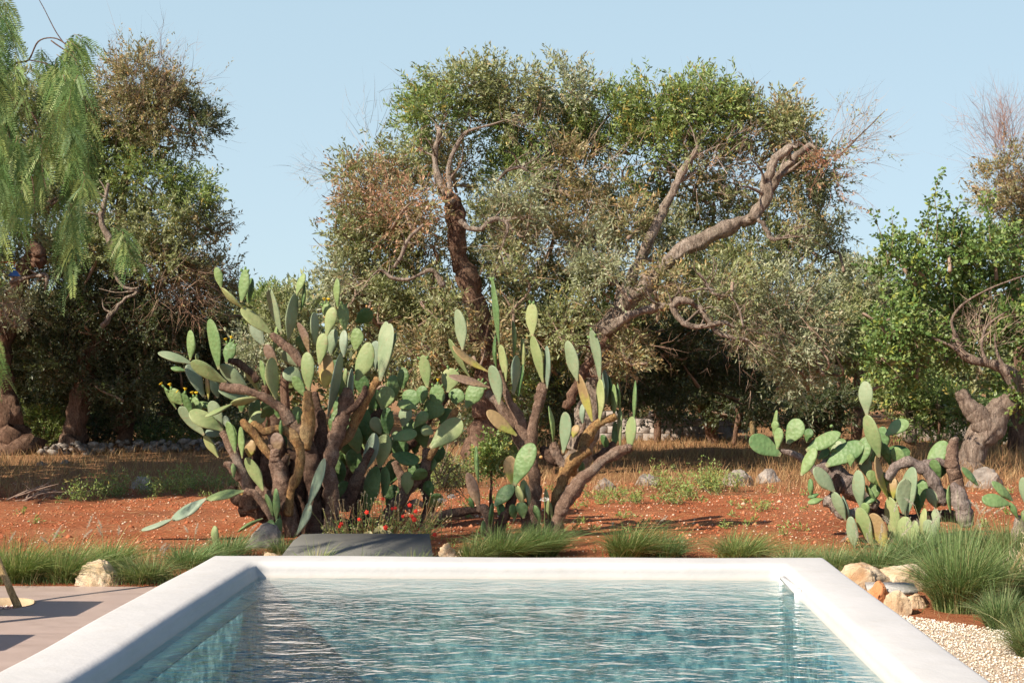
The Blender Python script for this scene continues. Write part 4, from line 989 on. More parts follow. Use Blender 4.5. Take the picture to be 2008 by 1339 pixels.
for a in [(1850, 500, 90, 60, Yp+.3, 'pear', .9), (1770, 520, 60, 55, Yp+.1, 'pear', .9), (1940, 500, 80, 60, Yp+.3, 'pear', .9), (1830, 590, 100, 60, Yp+.7, 'pear', .9), (1930, 590, 90, 60, Yp+.7, 'pear', .8), (1740, 620, 55, 55, Yp, 'pear', .8), (1790, 670, 80, 45, Yp+.3, 'pear', 1.0), (1725, 700, 45, 25, Yp-.1, 'pear', .9), (1990, 640, 60, 70, Yp+.3, 'pear', .9), (1995, 760, 45, 50, Yp+.1, 'pear', .9), (1850, 690, 50, 35, Yp+.7, 'pear', .4), (2060, 600, 80, 120, Yp+.2, 'pear', .8), (1760, 730, 40, 22, Yp+.5, 'pear', .5)]:
    K.blob(*a, **pk)
# upright shoots above the crown
for (bx, by, tx, ty, n) in [(1835, 480, 1838, 340, 26), (1870, 480, 1866, 400, 16), (1800, 480, 1808, 430, 12), (1745, 520, 1712, 415, 16), (1745, 515, 1752, 418, 12), (1945, 480, 1935, 378, 24), (1915, 490, 1900, 425, 12), (1885, 470, 1880, 395, 12), (1815, 470, 1826, 385, 14), (1990, 470, 1975, 430, 8)]:
    b, t = np.array(W(bx, by, Yp)), np.array(W(tx, ty, Yp)); dv = t-b
    pts = [(*(b+dv*u+np.array([0.03*math.sin(u*7+bx), 0, 0])), 0.010*(1-u*0.7)) for u in (0, .33, .66, 1)]
    v, f, _ = tube(pts, 5, 3); K.tw.add(v, f, np.full((len(v), 3), (0.25, 0.19, 0.12)))
    P = b+dv*np.linspace(0.15, 1, n)[:, None]+K.rng.normal(0, 0.02, (n, 3))
    D = unit(np.stack([K.rng.normal(0, 1, n), K.rng.normal(0, 1, n), K.rng.uniform(0, .9, n)], 1))
    v, f, cl = leaves_from_sprigs(P, D, 0.13, 6, 0.075, 0.046, 'pear', rng=K.rng); K.g.add(v, f, cl)
K.twigs(1930, 660, 50, 50, Yp-.4, 60, (0.44, 0.33, 0.25), 0.6, 0.012, (0.2, 0, 0.7), 0.4)
K.build(T, 'pear_leaf')

T = tree('olive_tree', 'olive at the right edge with bare reddish brown twiggy top', 'tree', 1990, 26.5, GT)
limb(T, [(1995, 880, 20), (2000, 760, 16), (1995, 600, 12), (1985, 450, 8)], 26.5, 'bark_dark', 'trunk', 10, 0.3, 51)
K = Crown(17)
for a in [(1975, 330, 45, 60, 26.5, 'brown', .35), (2000, 400, 50, 50, 26.5, 'brown', .5), (1950, 370, 35, 35, 26.5, 'brown', .4), (1990, 480, 60, 50, 26.5, 'olive', .8), (2060, 420, 90, 120, 26.6, 'brown', .6)]:
    K.blob(*a)
K.twigs(1965, 290, 45, 60, 26.5, 200, (0.34, 0.2, 0.15), 0.9, 0.011, (-0.1, 0, 0.8), 0.6)
K.twigs(1990, 400, 50, 60, 26.5, 150, (0.34, 0.2, 0.15), 0.7, 0.011, (-0.1, 0, 0.6), 0.6)
K.build(T)

# ---- background trees that can be told apart
for i, (cx, cy, rx, ry, Y, kind, trunk, lb) in enumerate([
    (1690, 560, 75, 55, 31, 'grey', [(1680, 860, 12), (1685, 700, 10), (1690, 600, 6)], 'pale grey olive in the gap between the great olive and the fruit tree'),
    (1640, 640, 80, 70, 30, 'olive', [(1630, 868, 5), (1648, 820, 5), (1640, 700, 4)], 'shaded olive with a thin slanting trunk behind the right cactus'),
    (1780, 740, 70, 50, 28, 'bright', [(1783, 865, 15), (1785, 820, 11), (1775, 780, 11), (1790, 720, 7)], 'young olive with short pinkish trunk left of the twisted trunk'),
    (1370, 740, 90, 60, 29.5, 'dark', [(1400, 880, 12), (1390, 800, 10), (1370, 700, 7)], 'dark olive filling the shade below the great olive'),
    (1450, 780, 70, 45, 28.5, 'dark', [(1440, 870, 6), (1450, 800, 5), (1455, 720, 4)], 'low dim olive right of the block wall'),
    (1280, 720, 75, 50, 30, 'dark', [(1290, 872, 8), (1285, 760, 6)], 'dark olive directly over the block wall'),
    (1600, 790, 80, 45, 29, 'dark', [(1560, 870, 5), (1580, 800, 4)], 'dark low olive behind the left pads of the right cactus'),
    (560, 640, 60, 70, 33, 'olive', [(560, 852, 12), (560, 700, 9)], 'distant olive whose top shows between the left grove and the great olive'),
    (520, 600, 40, 40, 34, 'green', [(522, 848, 9), (520, 650, 6)], 'distant small olive just right of the tallest cactus pads'),
    (1850, 800, 60, 35, 27.5, 'green', [(1838, 870, 3), (1845, 800, 3)], 'small bush tree left of the twisted trunk base'),
    (1985, 800, 30, 30, 27, 'pear', [(1990, 870, 5), (1988, 800, 4)], 'young sapling with pale straight trunk at the right edge'),
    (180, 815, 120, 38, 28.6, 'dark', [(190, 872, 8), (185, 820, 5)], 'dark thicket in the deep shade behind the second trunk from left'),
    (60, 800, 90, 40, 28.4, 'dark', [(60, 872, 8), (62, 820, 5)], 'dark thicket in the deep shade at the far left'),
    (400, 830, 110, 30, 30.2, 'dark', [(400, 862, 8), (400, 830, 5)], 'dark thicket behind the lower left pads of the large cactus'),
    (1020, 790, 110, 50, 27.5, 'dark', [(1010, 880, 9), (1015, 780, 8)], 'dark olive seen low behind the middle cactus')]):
    T = tree('background_tree', lb, 'tree', cx, Y, 'smaller olives behind the garden')
    limb(T, trunk, Y, 'bark_dark' if kind != 'bright' else 'bark_olive', 'trunk', 9, 0.25, 60+i)
    K = Crown(70+i)
    K.blob(cx, cy, rx, ry, Y, kind, 1.1, dr=1.2, leaf=0.10, lw=0.032)
    K.blob(cx+rx*.4, cy+ry*.6, rx*.6, ry*.6, Y+.3, kind, 1.0, dr=1.0, leaf=0.10, lw=0.032)
    K.blob(cx-rx*.5, cy+ry*.5, rx*.6, ry*.6, Y+.3, kind, 1.0, dr=1.0, leaf=0.10, lw=0.032)
    K.build(T)
# pale stake
o = limb(None, [(1477, 862, 5), (1476, 845, 5), (1475, 826, 4.5)], 27.6, 'bark_pale', 'tree_stake', 7, 0.1, 81)
tag(o, 'short pale wooden stake in the dry grass right of the block wall', 'stake')

# far wood closing the view: one mass nobody could count
rng = np.random.default_rng(5); G = Geo()
n = 9500
X = rng.uniform(-34, 34, n); Yw = rng.uniform(36, 46, n)
top = 2.9+0.9*np.array([mnoise.noise(Vector((x*0.22, 3.3, 0)))+0.5*mnoise.noise(Vector((x*0.8, 8.3, 0))) for x in X])
top = top*Yw/38
Z = rng.uniform(0.02, 1, n)**0.7*top
P = np.stack([X, Yw, Z], 1); D = unit(rng.normal(0, .6, (n, 3))+np.array([0, -.3, .5]))
v, f, cl = leaves_from_sprigs(P, D, 0.7, 15, 0.22, 0.085, 'olive', rng=rng); G.add(v, f, cl)
v, f, cl = leaves_from_sprigs(P[::3]+np.array([0, .5, -.2]), D[::3], 0.9, 12, 0.26, 0.13, 'dark', rng=rng); G.add(v, f, cl)
o = G.build('far_wood', M['olive_leaf'], col=True); o['kind'] = 'stuff'

# ------------------------------------------------------------------ pepper tree, near left
def frond_batch(P, D, L, npair, ll, lw, rng, kind='pepper'):
    """pinnate drooping fronds: a rachis with paired narrow leaflets lying in one plane"""
    n = len(P); t = (np.arange(npair)+1.0)/(npair+0.5)
    nrm = unit(rng.normal(0, 1, (n, 3))*np.array([.6, 1, .2])+np.array([0, -0.8, 0]))
    sd = unit(np.cross(D, nrm))
    pos = P[:, None, :]+D[:, None, :]*(L[:, None]*t)[..., None]
    pos[:, :, 2] -= (0.35*L[:, None]*t[None]**2)
    pal = np.array([(0.085, 0.17, 0.05), (0.14, 0.25, 0.07), (0.21, 0.33, 0.11), (0.32, 0.40, 0.12)])
    base = pal[rng.choice(4, n)]*rng.uniform(.8, 1.2, (n, 1))
    Vs = []; Cs = []
    for sg in (-1, 1):
        ld = unit(sd[:, None, :]*sg*1.0+D[:, None, :]*0.75+rng.normal(0, .08, (n, npair, 3)))
        l = ll*(1-0.45*np.abs(2*t-0.9))[None, :, None]*rng.uniform(.8, 1.15, (n, npair, 1))
        wv = unit(np.cross(ld, nrm[:, None, :]))*lw*0.5
        Vs.append(np.stack([pos, pos+ld*l*.45+wv, pos+ld*l, pos+ld*l*.45-wv], 2)); Cs.append(np.repeat(np.repeat(base[:, None], npair, 1)[:, :, None], 4, 2))
    V = np.concatenate(Vs, 1).reshape(-1, 3); Cc = np.concatenate(Cs, 1).reshape(-1, 3)
    return V, np.arange(len(V)).reshape(-1, 4), Cc

Yq = 10.4
T = thing('pepper_tree', 'weeping feathery pepper tree hanging in at the upper left', 'tree', (HC.x+0.12, HC.y, -0.1))
tr = [(38, 1200, 8, 0.05), (30, 1178, 7.5, .02), (18, 1150, 7), (4, 1118, 6.5), (-20, 1050, 7), (-60, 900, 8), (-120, 700, 9), (-150, 500, 10), (-160, 350, 9), (-130, 220, 7)]
v, f, _ = tube(pxpath(tr, HC.y), 10, 5, 0.12, 1, 5, 12); gg = Geo(); gg.add(v, f); gg.build('trunk', M['bark_pale'], T, smooth=True)
brs = [[(-150, 260, 6), (-60, 200, 4), (0, 152, 2.4), (30, 125, 2), (56, 118, 1.8), (75, 82, 1.5), (105, 75, 1.4), (130, 88, 1.2), (150, 110, 1)],
       [(125, 85, 1.2), (108, 60, 1.0), (85, 15, .8), (65, -20, .6)], [(56, 118, 1.3), (90, 125, 1), (115, 140, .7)],
       [(-150, 300, 6), (-50, 150, 3), (15, 185, 2.2), (35, 203, 2.2), (60, 220, 2), (76, 250, 1.8), (82, 300, 1.5), (86, 350, 1.1), (100, 400, .7)],
       [(34, 204, 1.6), (18, 232, 1.3), (20, 280, 1), (24, 320, .7)],
       [(-140, 200, 5), (-60, 60, 3), (20, -20, 2), (70, -10, 1.2)], [(-150, 400, 6), (-80, 420, 3), (-20, 480, 2), (0, 560, 1)],
       [(-150, 330, 5), (-60, 330, 3), (20, 300, 2), (60, 340, 1.2), (70, 430, .6)], [(100, 80, 1.4), (150, 120, 1.2), (165, 180, .9), (172, 260, .6)]]
for b in brs:
    v, f, _ = tube(pxpath(b, Yq), 6, 5, 0.15, 1, 3, 12); gg = Geo(); gg.add(v, f); gg.build('branch', M['bark_pepper'], T, smooth=True)
rng = np.random.default_rng(21); Pf = []; Df = []; G2_ = Geo()
# hanging strands, each carrying fronds
strands = []
def zone(n, x0, x1, y0, y1, l0, l1, lean=0.1, dY=0.5):
    for _ in range(n): strands.append((rng.uniform(x0, x1), rng.uniform(y0, y1), rng.uniform(l0, l1), rng.normal(lean, .12), Yq+rng.normal(0, dY)))
zone(8, -60, 5, -40, 60, 60, 110, .4); zone(9, -40, 40, 60, 150, 50, 90, .35); zone(5, 60, 110, 90, 150, 40, 80, .3)
zone(8, 100, 150, 95, 170, 80, 150, .15); zone(5, 120, 160, 170, 300, 90, 150, .2); zone(8, -50, 45, 160, 260, 90, 190, .08)
zone(12, -50, 110, 240, 340, 90, 170, .05); zone(4, 120, 165, 320, 420, 80, 150, .1); zone(3, 115, 160, 370, 410, 60, 90, .1)
zone(3, -30, 10, 360, 420, 70, 100); zone(2, -40, -5, 640, 700, 60, 80, .1); zone(3, 215, 240, 440, 460, 40, 60, .5); zone(4, 125, 150, 60, 85, 25, 45, .8)
zone(40, -420, -60, 0, 420, 100, 220)
for (x, y, L, lean, Y) in strands:
    b = np.array(W(x, y, Y)); Lm = L*S(Y); pts = []
    nn = 6; ph = rng.uniform(0, 6)
    for k in range(nn+1):
        u = k/nn; pts.append((b[0]+Lm*lean*u*(1.2-u*.5)+.015*math.sin(ph+u*5), b[1]+.02*math.sin(ph*2+u*4), b[2]-Lm*u*(0.35+0.65*u)))
    pts = np.array(pts); v, f, _ = tube([(*p, 0.0022*(1-i/(nn+2))) for i, p in enumerate(pts)], 4, 1); G2_.add(v, f, np.full((len(v), 3), (0.30, 0.22, 0.12)))
    m = max(5, int(L/15)); 
    for u in np.linspace(0.05, 1, m):
        i = min(nn-1, int(u*nn)); q = pts[i]+(pts[i+1]-pts[i])*(u*nn-i)
        tdir = pts[i+1]-pts[i]; tdir /= np.linalg.norm(tdir)+1e-9
        for sgn in (-1, 1):
            Pf.append(q); Df.append(tdir*0.7+np.array([sgn*rng.uniform(.2, .8), rng.normal(0, .4), -0.35]))
Pf = np.array(Pf); Df = unit(np.array(Df))
v, f, cl = frond_batch(Pf, Df, rng.uniform(.13, .23, len(Pf)), 15, 0.056, 0.0085, rng)
G = Geo(); G.add(v, f, cl); G.build('crown', M['pepper_leaf'], T, col=True)
G2_.build('twigs', M['twig'], T, col=True)
print('pepper leaflets', len(f))

# blue lamp hanging on a rusty bracket
Yk = 17.0
T = thing('garden_lamp', 'blue enamel lamp hanging from a rusty bracket at far left', 'lamp', W(28, 544, Yk))
prof = [(1, 524, 2), (1, 530, 3), (1, 534, 7), (1, 540, 11.5), (1, 542, 12)]
V = []; sg = 16
for (_, y, r) in prof:
    c = W(28, y, Yk)
    for i in range(sg): V.append((c.x+r*S(Yk)*math.cos(6.2832*i/sg), c.y+r*S(Yk)*math.sin(6.2832*i/sg), c.z))
Fq = [(j*sg+i, j*sg+(i+1) % sg, (j+1)*sg+(i+1) % sg, (j+1)*sg+i) for j in range(len(prof)-1) for i in range(sg)]
np_mesh('lamp_shade', V, Fq, M['lamp_blue'], T, True)
v, f, _ = tube(pxpath([(-10, 514, 1.6), (8, 514, 1.6), (27, 514, 1.6), (28, 520, 1.4), (28, 525, 1.2)], Yk), 7, 3); gg = Geo(); gg.add(v, f); gg.build('bracket', M['rust'], T, smooth=True)
v, f, _ = tube(pxpath([(-10, 717+1.6*F/Yk, 2), (-10, 505, 2)], Yk), 7, 3); gg = Geo(); gg.add(v, f); gg.build('post', M['rust'], T, smooth=True)

# ------------------------------------------------------------------ prickly pears
def pad(root, x0, y0, x1, y1, wpx, kind, Y, tilt=0.0, name='pad', thick=0.032, seed=0, asp=0.42, bend=None):
    """one cladode from its joint (x0,y0) to its tip (x1,y1); wpx is how wide it looks, so a narrow one is turned edge-on"""
    rnd = random.Random(int(x0*7+y0*13+x1*3+seed))
    b = W(x0, y0, Y); t = W(x1, y1, Y+tilt); ax = (t-b); L = ax.length; ax.normalize()
    wv = wpx*S(Y); wt = max(wv, L*asp)              # true width
    ratio = min(1.0, max(0.0, (wv-thick*0.55)/wt)); ang = math.acos(ratio)
    vd = (b-CAM).normalized(); side = ax.cross(vd).normalized(); nrm = side.cross(ax).normalized()
    def lit(a_):
        n_ = (side*math.cos(a_)+nrm*math.sin(a_)).cross(ax).normalized()
        if n_.dot(vd) > 0: n_ = -n_
        return -n_.dot(LDIR)
    if (lit(-ang) > lit(ang)) != (rnd.random() < 0.14): ang = -ang     # most show their sunlit side
    sd = side*math.cos(ang)+nrm*math.sin(ang); nm = sd.cross(ax).normalized()
    nu, nv = 14, 14; V = []; T_ = []
    asym = rnd.uniform(-.12, .12); bw = rnd.uniform(-.10, .10) if bend is None else bend
    shp = rnd.uniform(0.85, 1.12); p1, p2, p3 = rnd.uniform(0, 6), rnd.uniform(0, 6), rnd.uniform(0, 6)
    for i in range(nu+1):
        u = i/nu; s_ = u
        # obovate outline: narrow neck, widest past the middle, blunt tip
        s_ = 0.5-0.5*math.cos(math.pi*(0.12+0.88*u)); s0_ = 0.5-0.5*math.cos(math.pi*0.12); s_ = (s_-s0_)/(1-s0_)
        um = 0.56*shp
        if s_ < um: q_ = s_/um; prof = 0.20+0.80*(q_*q_*(3-2*q_))**0.72
        else: prof = math.sqrt(max(0, 1-((s_-um)/(1.0-um))**2.25))
        if u == 1: prof = 0
        hw = wt*0.5*prof*1.04; th = thick*0.5*(0.45+0.75*math.sin(math.pi*min(1, s_*0.92+.08)))*(prof**0.5 if prof > 0 else 0)
        th = min(th, max(hw*0.9, 0.004)) if u < 1 else 0
        c = b+ax*(L*s_)+nm*(bw*L*0.5*math.sin(math.pi*s_))+sd*(asym*L*0.25*math.sin(math.pi*s_))
        for j in range(nv):
            a = 2*math.pi*j/nv; ca, sa = math.cos(a), math.sin(a)
            e = math.copysign(abs(sa)**0.75, sa)
            x = hw*ca*(1+0.05*math.sin(3*a+p1+5*s_)); 
            wave = 0.10*thick*math.sin(6*ca+p2)*math.sin(9*s_+p3) + (ca*ca-0.4)*0.03*wt*math.sin(p2)*math.sin(math.pi*s_)
            V.append(c+sd*x+nm*(th*e+wave)); T_.append(s_)
    Fq = [(i*nv+j, i*nv+(j+1) % nv, (i+1)*nv+(j+1) % nv, (i+1)*nv+j) for i in range(nu) for j in range(nv)]
    o = np_mesh(name, [tuple(v) for v in V], Fq, M['pad_'+kind], root, True, tt=T_)
    # make tips lie closed
    m = o.modifiers.new('s', 'SUBSURF'); m.levels = 1; m.render_levels = 1
    return o, b, t, ax, sd, nm, wt, L

def knob(parent, p, d, r, L, mat, name):
    """bud, flower or fruit: a small barrel along d"""
    d = Vector(d).normalized(); u = d.orthogonal().normalized(); w_ = d.cross(u); V = []; pr = [(0, .45), (.25, .9), (.6, 1.0), (.88, .8), (1, .25)] if name != 'flower' else [(0, .35), (.4, .55), (.7, .95), (1, 1.25), (.92, .35)]
    sg = 8
    for s_, k in pr:
        for i in range(sg):
            a = 6.2832*i/sg; kk = k*(1+(.12*math.cos(4*a) if name == 'flower' and s_ > .6 else 0)); V.append(tuple(p+d*L*s_+(u*math.cos(a)+w_*math.sin(a))*r*kk))
    Fq = [(i*sg+j, i*sg+(j+1) % sg, (i+1)*sg+(j+1) % sg, (i+1)*sg+j) for i in range(len(pr)-1) for j in range(sg)]
    V.append(tuple(p+d*L*pr[-1][0])); c = len(V)-1; g = Geo(); g.add(V, Fq+[], None)
    g2 = [( (len(pr)-1)*sg+j, (len(pr)-1)*sg+(j+1) % sg, c, -1) for j in range(sg)]; g.f.append(np.array(g2)); 
    return g.build(name, M[mat], parent, smooth=True)

def crest(padinfo, n, mat='bud', flower=None, span=0.7, seed=0):
    """buds along the top edge of a pad"""
    o, b, t, ax, sd, nm, wt, L = padinfo; rnd = random.Random(seed+n)
    for k in range(n):
        u = (k/(max(1, n-1))-.5)*2*span if n > 1 else 0
        p = b+ax*(L*(0.985-0.22*u*u))+sd*(wt*.46*u); d = ax+sd*u*.8+nm*rnd.uniform(-.3, .3)
        kn = knob(o, p-d.normalized()*0.006, d, 0.011*rnd.uniform(.8, 1.2), 0.040*rnd.uniform(.8, 1.2), mat, 'bud')
        if flower and (k in flower):
            knob(o, p+d.normalized()*0.030, d, 0.017, 0.026, 'flower_yellow', 'flower')

def cactus_limb(root, lst, Y, mat='cactus_wood', seed=0, flat=0.75, segs=12):
    lst = [(q[0], q[1], q[2]*0.90)+tuple(q[3:]) for q in lst]
    v, f, t = tube(pxpath(lst, Y), 16, 11, 0.20, flat, seed, 9.0, 0.09, kink=0.22, joint=0.27); g = Geo(); g.add(v, f); return g.build('limb', M[mat], root, smooth=True)

YA = 13.5
def root_at(px, Y): b = W(px, 0, Y); return (b.x, Y, 0)
GC = 'prickly pear cacti behind the pool'
A_ = thing('prickly_pear', 'largest prickly pear clump left of centre with a thicket of trunks and pads', 'cactus', root_at(600, YA), GC)
# (x0,y0,x1,y1,width,kind,depth,tilt)
LP = [
 (434, 566, 424, 524, 20, 'green', 0, 0), (477, 605, 434, 565, 14, 'yg', 0, 0), (473, 593, 481, 527, 24, 'green', -.05, 0), (485, 598, 494, 545, 16, 'dark', .06, 0), (533, 656, 473, 604, 27, 'yg', 0, 0),
 (552, 655, 526, 564, 21, 'pale', .1, 0), (565, 668, 580, 575, 26, 'pale', .15, 0), (581, 580, 597, 536, 17, 'green', .15, 0), (589, 612, 597, 556, 7, 'dark', .2, 0), (537, 690, 543, 640, 12, 'green', .3, 0), (606, 692, 584, 632, 17, 'brown', .1, 0), (617, 677, 616, 612, 20, 'pale', .2, 0),
 (373, 706, 373, 647, 20, 'green', .1, 0), (429, 724, 411, 625, 26, 'green', 0, 0), (376, 713, 310, 691, 20, 'pale', -.1, 0), (444, 750, 374, 710, 31, 'yg', -.15, 0), (486, 763, 431, 716, 31, 'pale', .05, 0), (364, 727, 335, 721, 13, 'green', .4, 0), (400, 778, 368, 714, 29, 'blue', .1, 0), (387, 710, 386, 693, 8, 'yg', .2, 0), (444, 713, 455, 670, 28, 'green', .5, 0),
 (507, 766, 480, 715, 22, 'yg', .25, 0), (520, 757, 511, 706, 14, 'green', .15, 0), (546, 716, 520, 676, 24, 'brown', .2, 0), (542, 783, 532, 701, 30, 'yg', -.25, 0), (583, 716, 556, 688, 32, 'pale', .35, 0), (592, 750, 558, 724, 36, 'pale', .3, 0), (606, 766, 602, 690, 30, 'yg', -.1, 0), (600, 777, 574, 738, 24, 'green', .25, 0), (517, 677, 493, 636, 28, 'blue', .2, 0), (595, 692, 583, 660, 20, 'dark', .35, 0),
 (409, 782, 405, 736, 9, 'yellow', .1, 0), (428, 780, 416, 740, 22, 'pale', .1, 0), (500, 787, 428, 762, 24, 'pale', .0, 0), (505, 780, 452, 792, 18, 'yg', -.2, 0), (455, 792, 402, 817, 11, 'yg', -.2, -.1),
 (358, 793, 333, 764, 28, 'green', -.1, 0), (346, 802, 322, 759, 9, 'green', -.05, 0), (377, 816, 358, 770, 19, 'dark', -.12, 0), (400, 853, 351, 798, 31, 'pale', -.1, 0), (436, 844, 372, 806, 36, 'yg', -.15, 0), (436, 846, 413, 786, 30, 'pale', -.05, 0), (428, 897, 400, 854, 19, 'yg', 0, 0), (435, 853, 403, 846, 24, 'blue', .1, 0), (395, 815, 380, 778, 22, 'green', 0, 0), (420, 800, 388, 790, 18, 'green', .1, 0),
 (461, 888, 446, 826, 19, 'green', -.35, 0), (475, 898, 472, 836, 15, 'green', -.4, 0), (448, 842, 441, 815, 16, 'blue', -.1, 0), (490, 897, 493, 862, 26, 'yellow', -.1, 0), (547, 885, 540, 848, 30, 'brown', -.3, 0), (552, 856, 551, 823, 7, 'dark', -.3, 0), (586, 832, 585, 806, 5, 'dark', -.4, 0), (458, 937, 457, 908, 11, 'green', -.3, 0), (516, 962, 482, 897, 27, 'yg', -.35, 0), (487, 830, 520, 812, 30, 'yg', .25, 0), (512, 818, 535, 800, 26, 'dark', .2, 0),
 (480, 962, 403, 979, 20, 'yg', -.4, 0), (404, 977, 336, 1018, 25, 'blue', -.45, 0), (339, 1017, 277, 1039, 12, 'blue', -.5, 0), (542, 1021, 541, 957, 16, 'green', -.5, 0), (534, 1021, 521, 968, 14, 'green', -.45, 0), (538, 1068, 530, 1018, 24, 'dark', -.55, 0), (545, 1062, 548, 1015, 20, 'green', -.5, 0), (582, 1048, 608, 984, 20, 'blue', -.5, 0), (604, 994, 637, 898, 22, 'blue', -.5, 0), (516, 1016, 466, 1043, 7, 'green', -.5, 0), (423, 1071, 421, 1030, 18, 'yg', -.75, 0), (580, 1022, 548, 1010, 26, 'green', -.3, 0),
 (663, 605, 661, 546, 15, 'green', .3, 0), (647, 626, 638, 595, 24, 'green', .4, 0), (640, 659, 654, 602, 27, 'yg', .1, 0), (677, 650, 670, 595, 26, 'green', .4, 0), (697, 634, 728, 607, 33, 'dark', .5, 0), (697, 688, 700, 643, 29, 'green', .4, 0), (626, 715, 635, 653, 27, 'yg', 0, 0), (646, 697, 657, 645, 25, 'pale', .2, 0), (636, 762, 641, 695, 35, 'yellow', .05, 0), (674, 700, 675, 647, 20, 'blue', -.1, 0), (643, 816, 669, 692, 21, 'blue', -.25, 0),
 (699, 746, 725, 671, 38, 'yg', -.1, 0), (737, 726, 737, 668, 30, 'blue', .05, 0), (746, 747, 765, 634, 31, 'pale', -.2, 0), (757, 722, 757, 630, 26, 'pale', -.05, 0), (755, 746, 777, 651, 15, 'yg', -.12, 0), (678, 754, 678, 722, 11, 'yg', 0, 0), (690, 802, 690, 722, 14, 'blue', -.1, 0), (668, 780, 672, 730, 24, 'dark', .15, 0),
]
pads_done = 0
for q in LP:
    info = pad(A_, *q[:6], YA+q[6], q[7]); pads_done += 1
    k = (q[0], q[1])
    if k == (444, 713): crest(info, 4, 'bud', (2, 3), 0.75)
    if k == (358, 793): crest(info, 2, 'bud', (0,), 0.3)
    if k == (377, 816): crest(info, 2, 'bud', (0, 1), 0.5)
    if k == (346, 802): crest(info, 1, 'bud', (0,))
    if k == (395, 815): crest(info, 3, 'bud', (0, 1), 0.6)
    if k == (473, 593): crest(info, 3, 'bud', None, 0.6)
    if k == (647, 626): crest(info, 3, 'bud', (0, 1), 0.6)
    if k == (677, 650): crest(info, 3, 'bud', None, 0.7)
    if k == (697, 634): crest(info, 3, 'fruit_orange', None, 0.7)
LL = [
 ([(594, 716, 9), (575, 692, 9), (555, 674, 9), (533, 655, 7)], 0, 'cactus_wood'),
 ([(570, 830, 11), (558, 806, 11), (535, 788, 10), (512, 776, 10), (490, 768, 9), (460, 762, 10), (432, 757, 8)], -.2, 'cactus_wood'),
 ([(505, 746, 8), (490, 728, 8), (467, 712, 9), (448, 707, 6)], .15, 'cactus_wood_dark'),
 ([(534, 900, 8), (515, 875, 9), (495, 848, 9), (480, 830, 9), (475, 824, 6)], -.35, 'cactus_wood_orange'),
 ([(585, 870, 10), (570, 850, 10), (545, 840, 9), (520, 845, 10), (502, 835, 10), (494, 828, 6)], -.25, 'cactus_wood_orange'),
 ([(492, 1000, 15), (488, 965, 14), (478, 930, 12), (462, 897, 9), (448, 868, 10), (436, 846, 7)], -.25, 'cactus_wood'),
 ([(575, 1050, 17), (565, 1000, 16), (552, 960, 18), (545, 925, 18), (540, 900, 15), (540, 882, 12)], -.35, 'cactus_wood'),
 ([(566, 1010, 9), (570, 965, 9), (580, 940, 11), (589, 905, 11), (588, 878, 10), (580, 860, 8)], -.42, 'cactus_wood_orange'),
 ([(615, 1060, 19), (618, 1000, 17), (612, 940, 16), (605, 890, 20), (590, 850, 20), (576, 828, 12)], -.2, 'cactus_wood_dark'),
 ([(535, 1022, 8), (524, 1000, 8), (508, 978, 8), (494, 966, 8), (480, 962, 6)], -.45, 'cactus_wood'),
 ([(600, 880, 14), (603, 840, 14), (604, 800, 13), (603, 768, 10)], -.25, 'cactus_wood_orange'),
 ([(632, 1040, 17), (630, 980, 15), (628, 900, 15), (630, 840, 15), (622, 800, 12), (615, 770, 9)], -.1, 'cactus_wood_dark'),
 ([(648, 1045, 18), (650, 980, 16), (645, 920, 14), (655, 870, 17), (668, 830, 17), (678, 790, 14), (682, 762, 9)], -.2, 'cactus_wood'),
 ([(660, 880, 10), (685, 850, 10), (702, 812, 11), (722, 775, 10), (742, 742, 9)], -.1, 'cactus_wood_orange'),
 ([(680, 810, 6), (698, 795, 6), (712, 775, 7), (716, 757, 5)], -.3, 'cactus_wood_dark'),
 ([(520, 1010, 18), (505, 990, 15), (480, 985, 14), (460, 975, 12), (455, 955, 12)], -.1, 'cactus_wood_dark'),
 ([(540, 1030, 14), (500, 1005, 13), (470, 1000, 12)], -.05, 'cactus_wood_dark'),
 ([(470, 940, 10), (455, 915, 9), (440, 908, 6)], 0, 'cactus_wood'),
 ([(690, 1040, 22), (640, 1030, 24), (590, 1045, 20)], .1, 'cactus_wood_dark'),
 ([(560, 1000, 18), (530, 975, 14), (505, 955, 12)], .0, 'cactus_wood'),
 ([(675, 1000, 14), (700, 940, 12), (715, 905, 9), (730, 880, 8)], .0, 'cactus_wood_dark'),
]
for i, (l, d, m_) in enumerate(LL): cactus_limb(A_, l, YA+d, m_, i)

rf = random.Random(17)
for i in range(12):
    x = 470+i*15+rf.uniform(-8, 8); top = rf.uniform(800, 900)
    cactus_limb(A_, [(600+(x-600)*.45, 1050, 15), (600+(x-600)*.7, 990, 14), (x, 920, 13), (x+rf.uniform(-14, 14), top+20, 11), (x+rf.uniform(-18, 10), top, 7)], YA+rf.uniform(.25, .55), 'cactus_wood_dark' if i % 3 else 'cactus_wood', 120+i)
for i in range(12):
    x = rf.uniform(455, 690); y = rf.uniform(800, 905); pad(A_, x, y, x+rf.uniform(-22, 22), y-rf.uniform(40, 58), rf.uniform(22, 34), 'dark' if i % 3 else 'green', YA+rf.uniform(.4, .8))
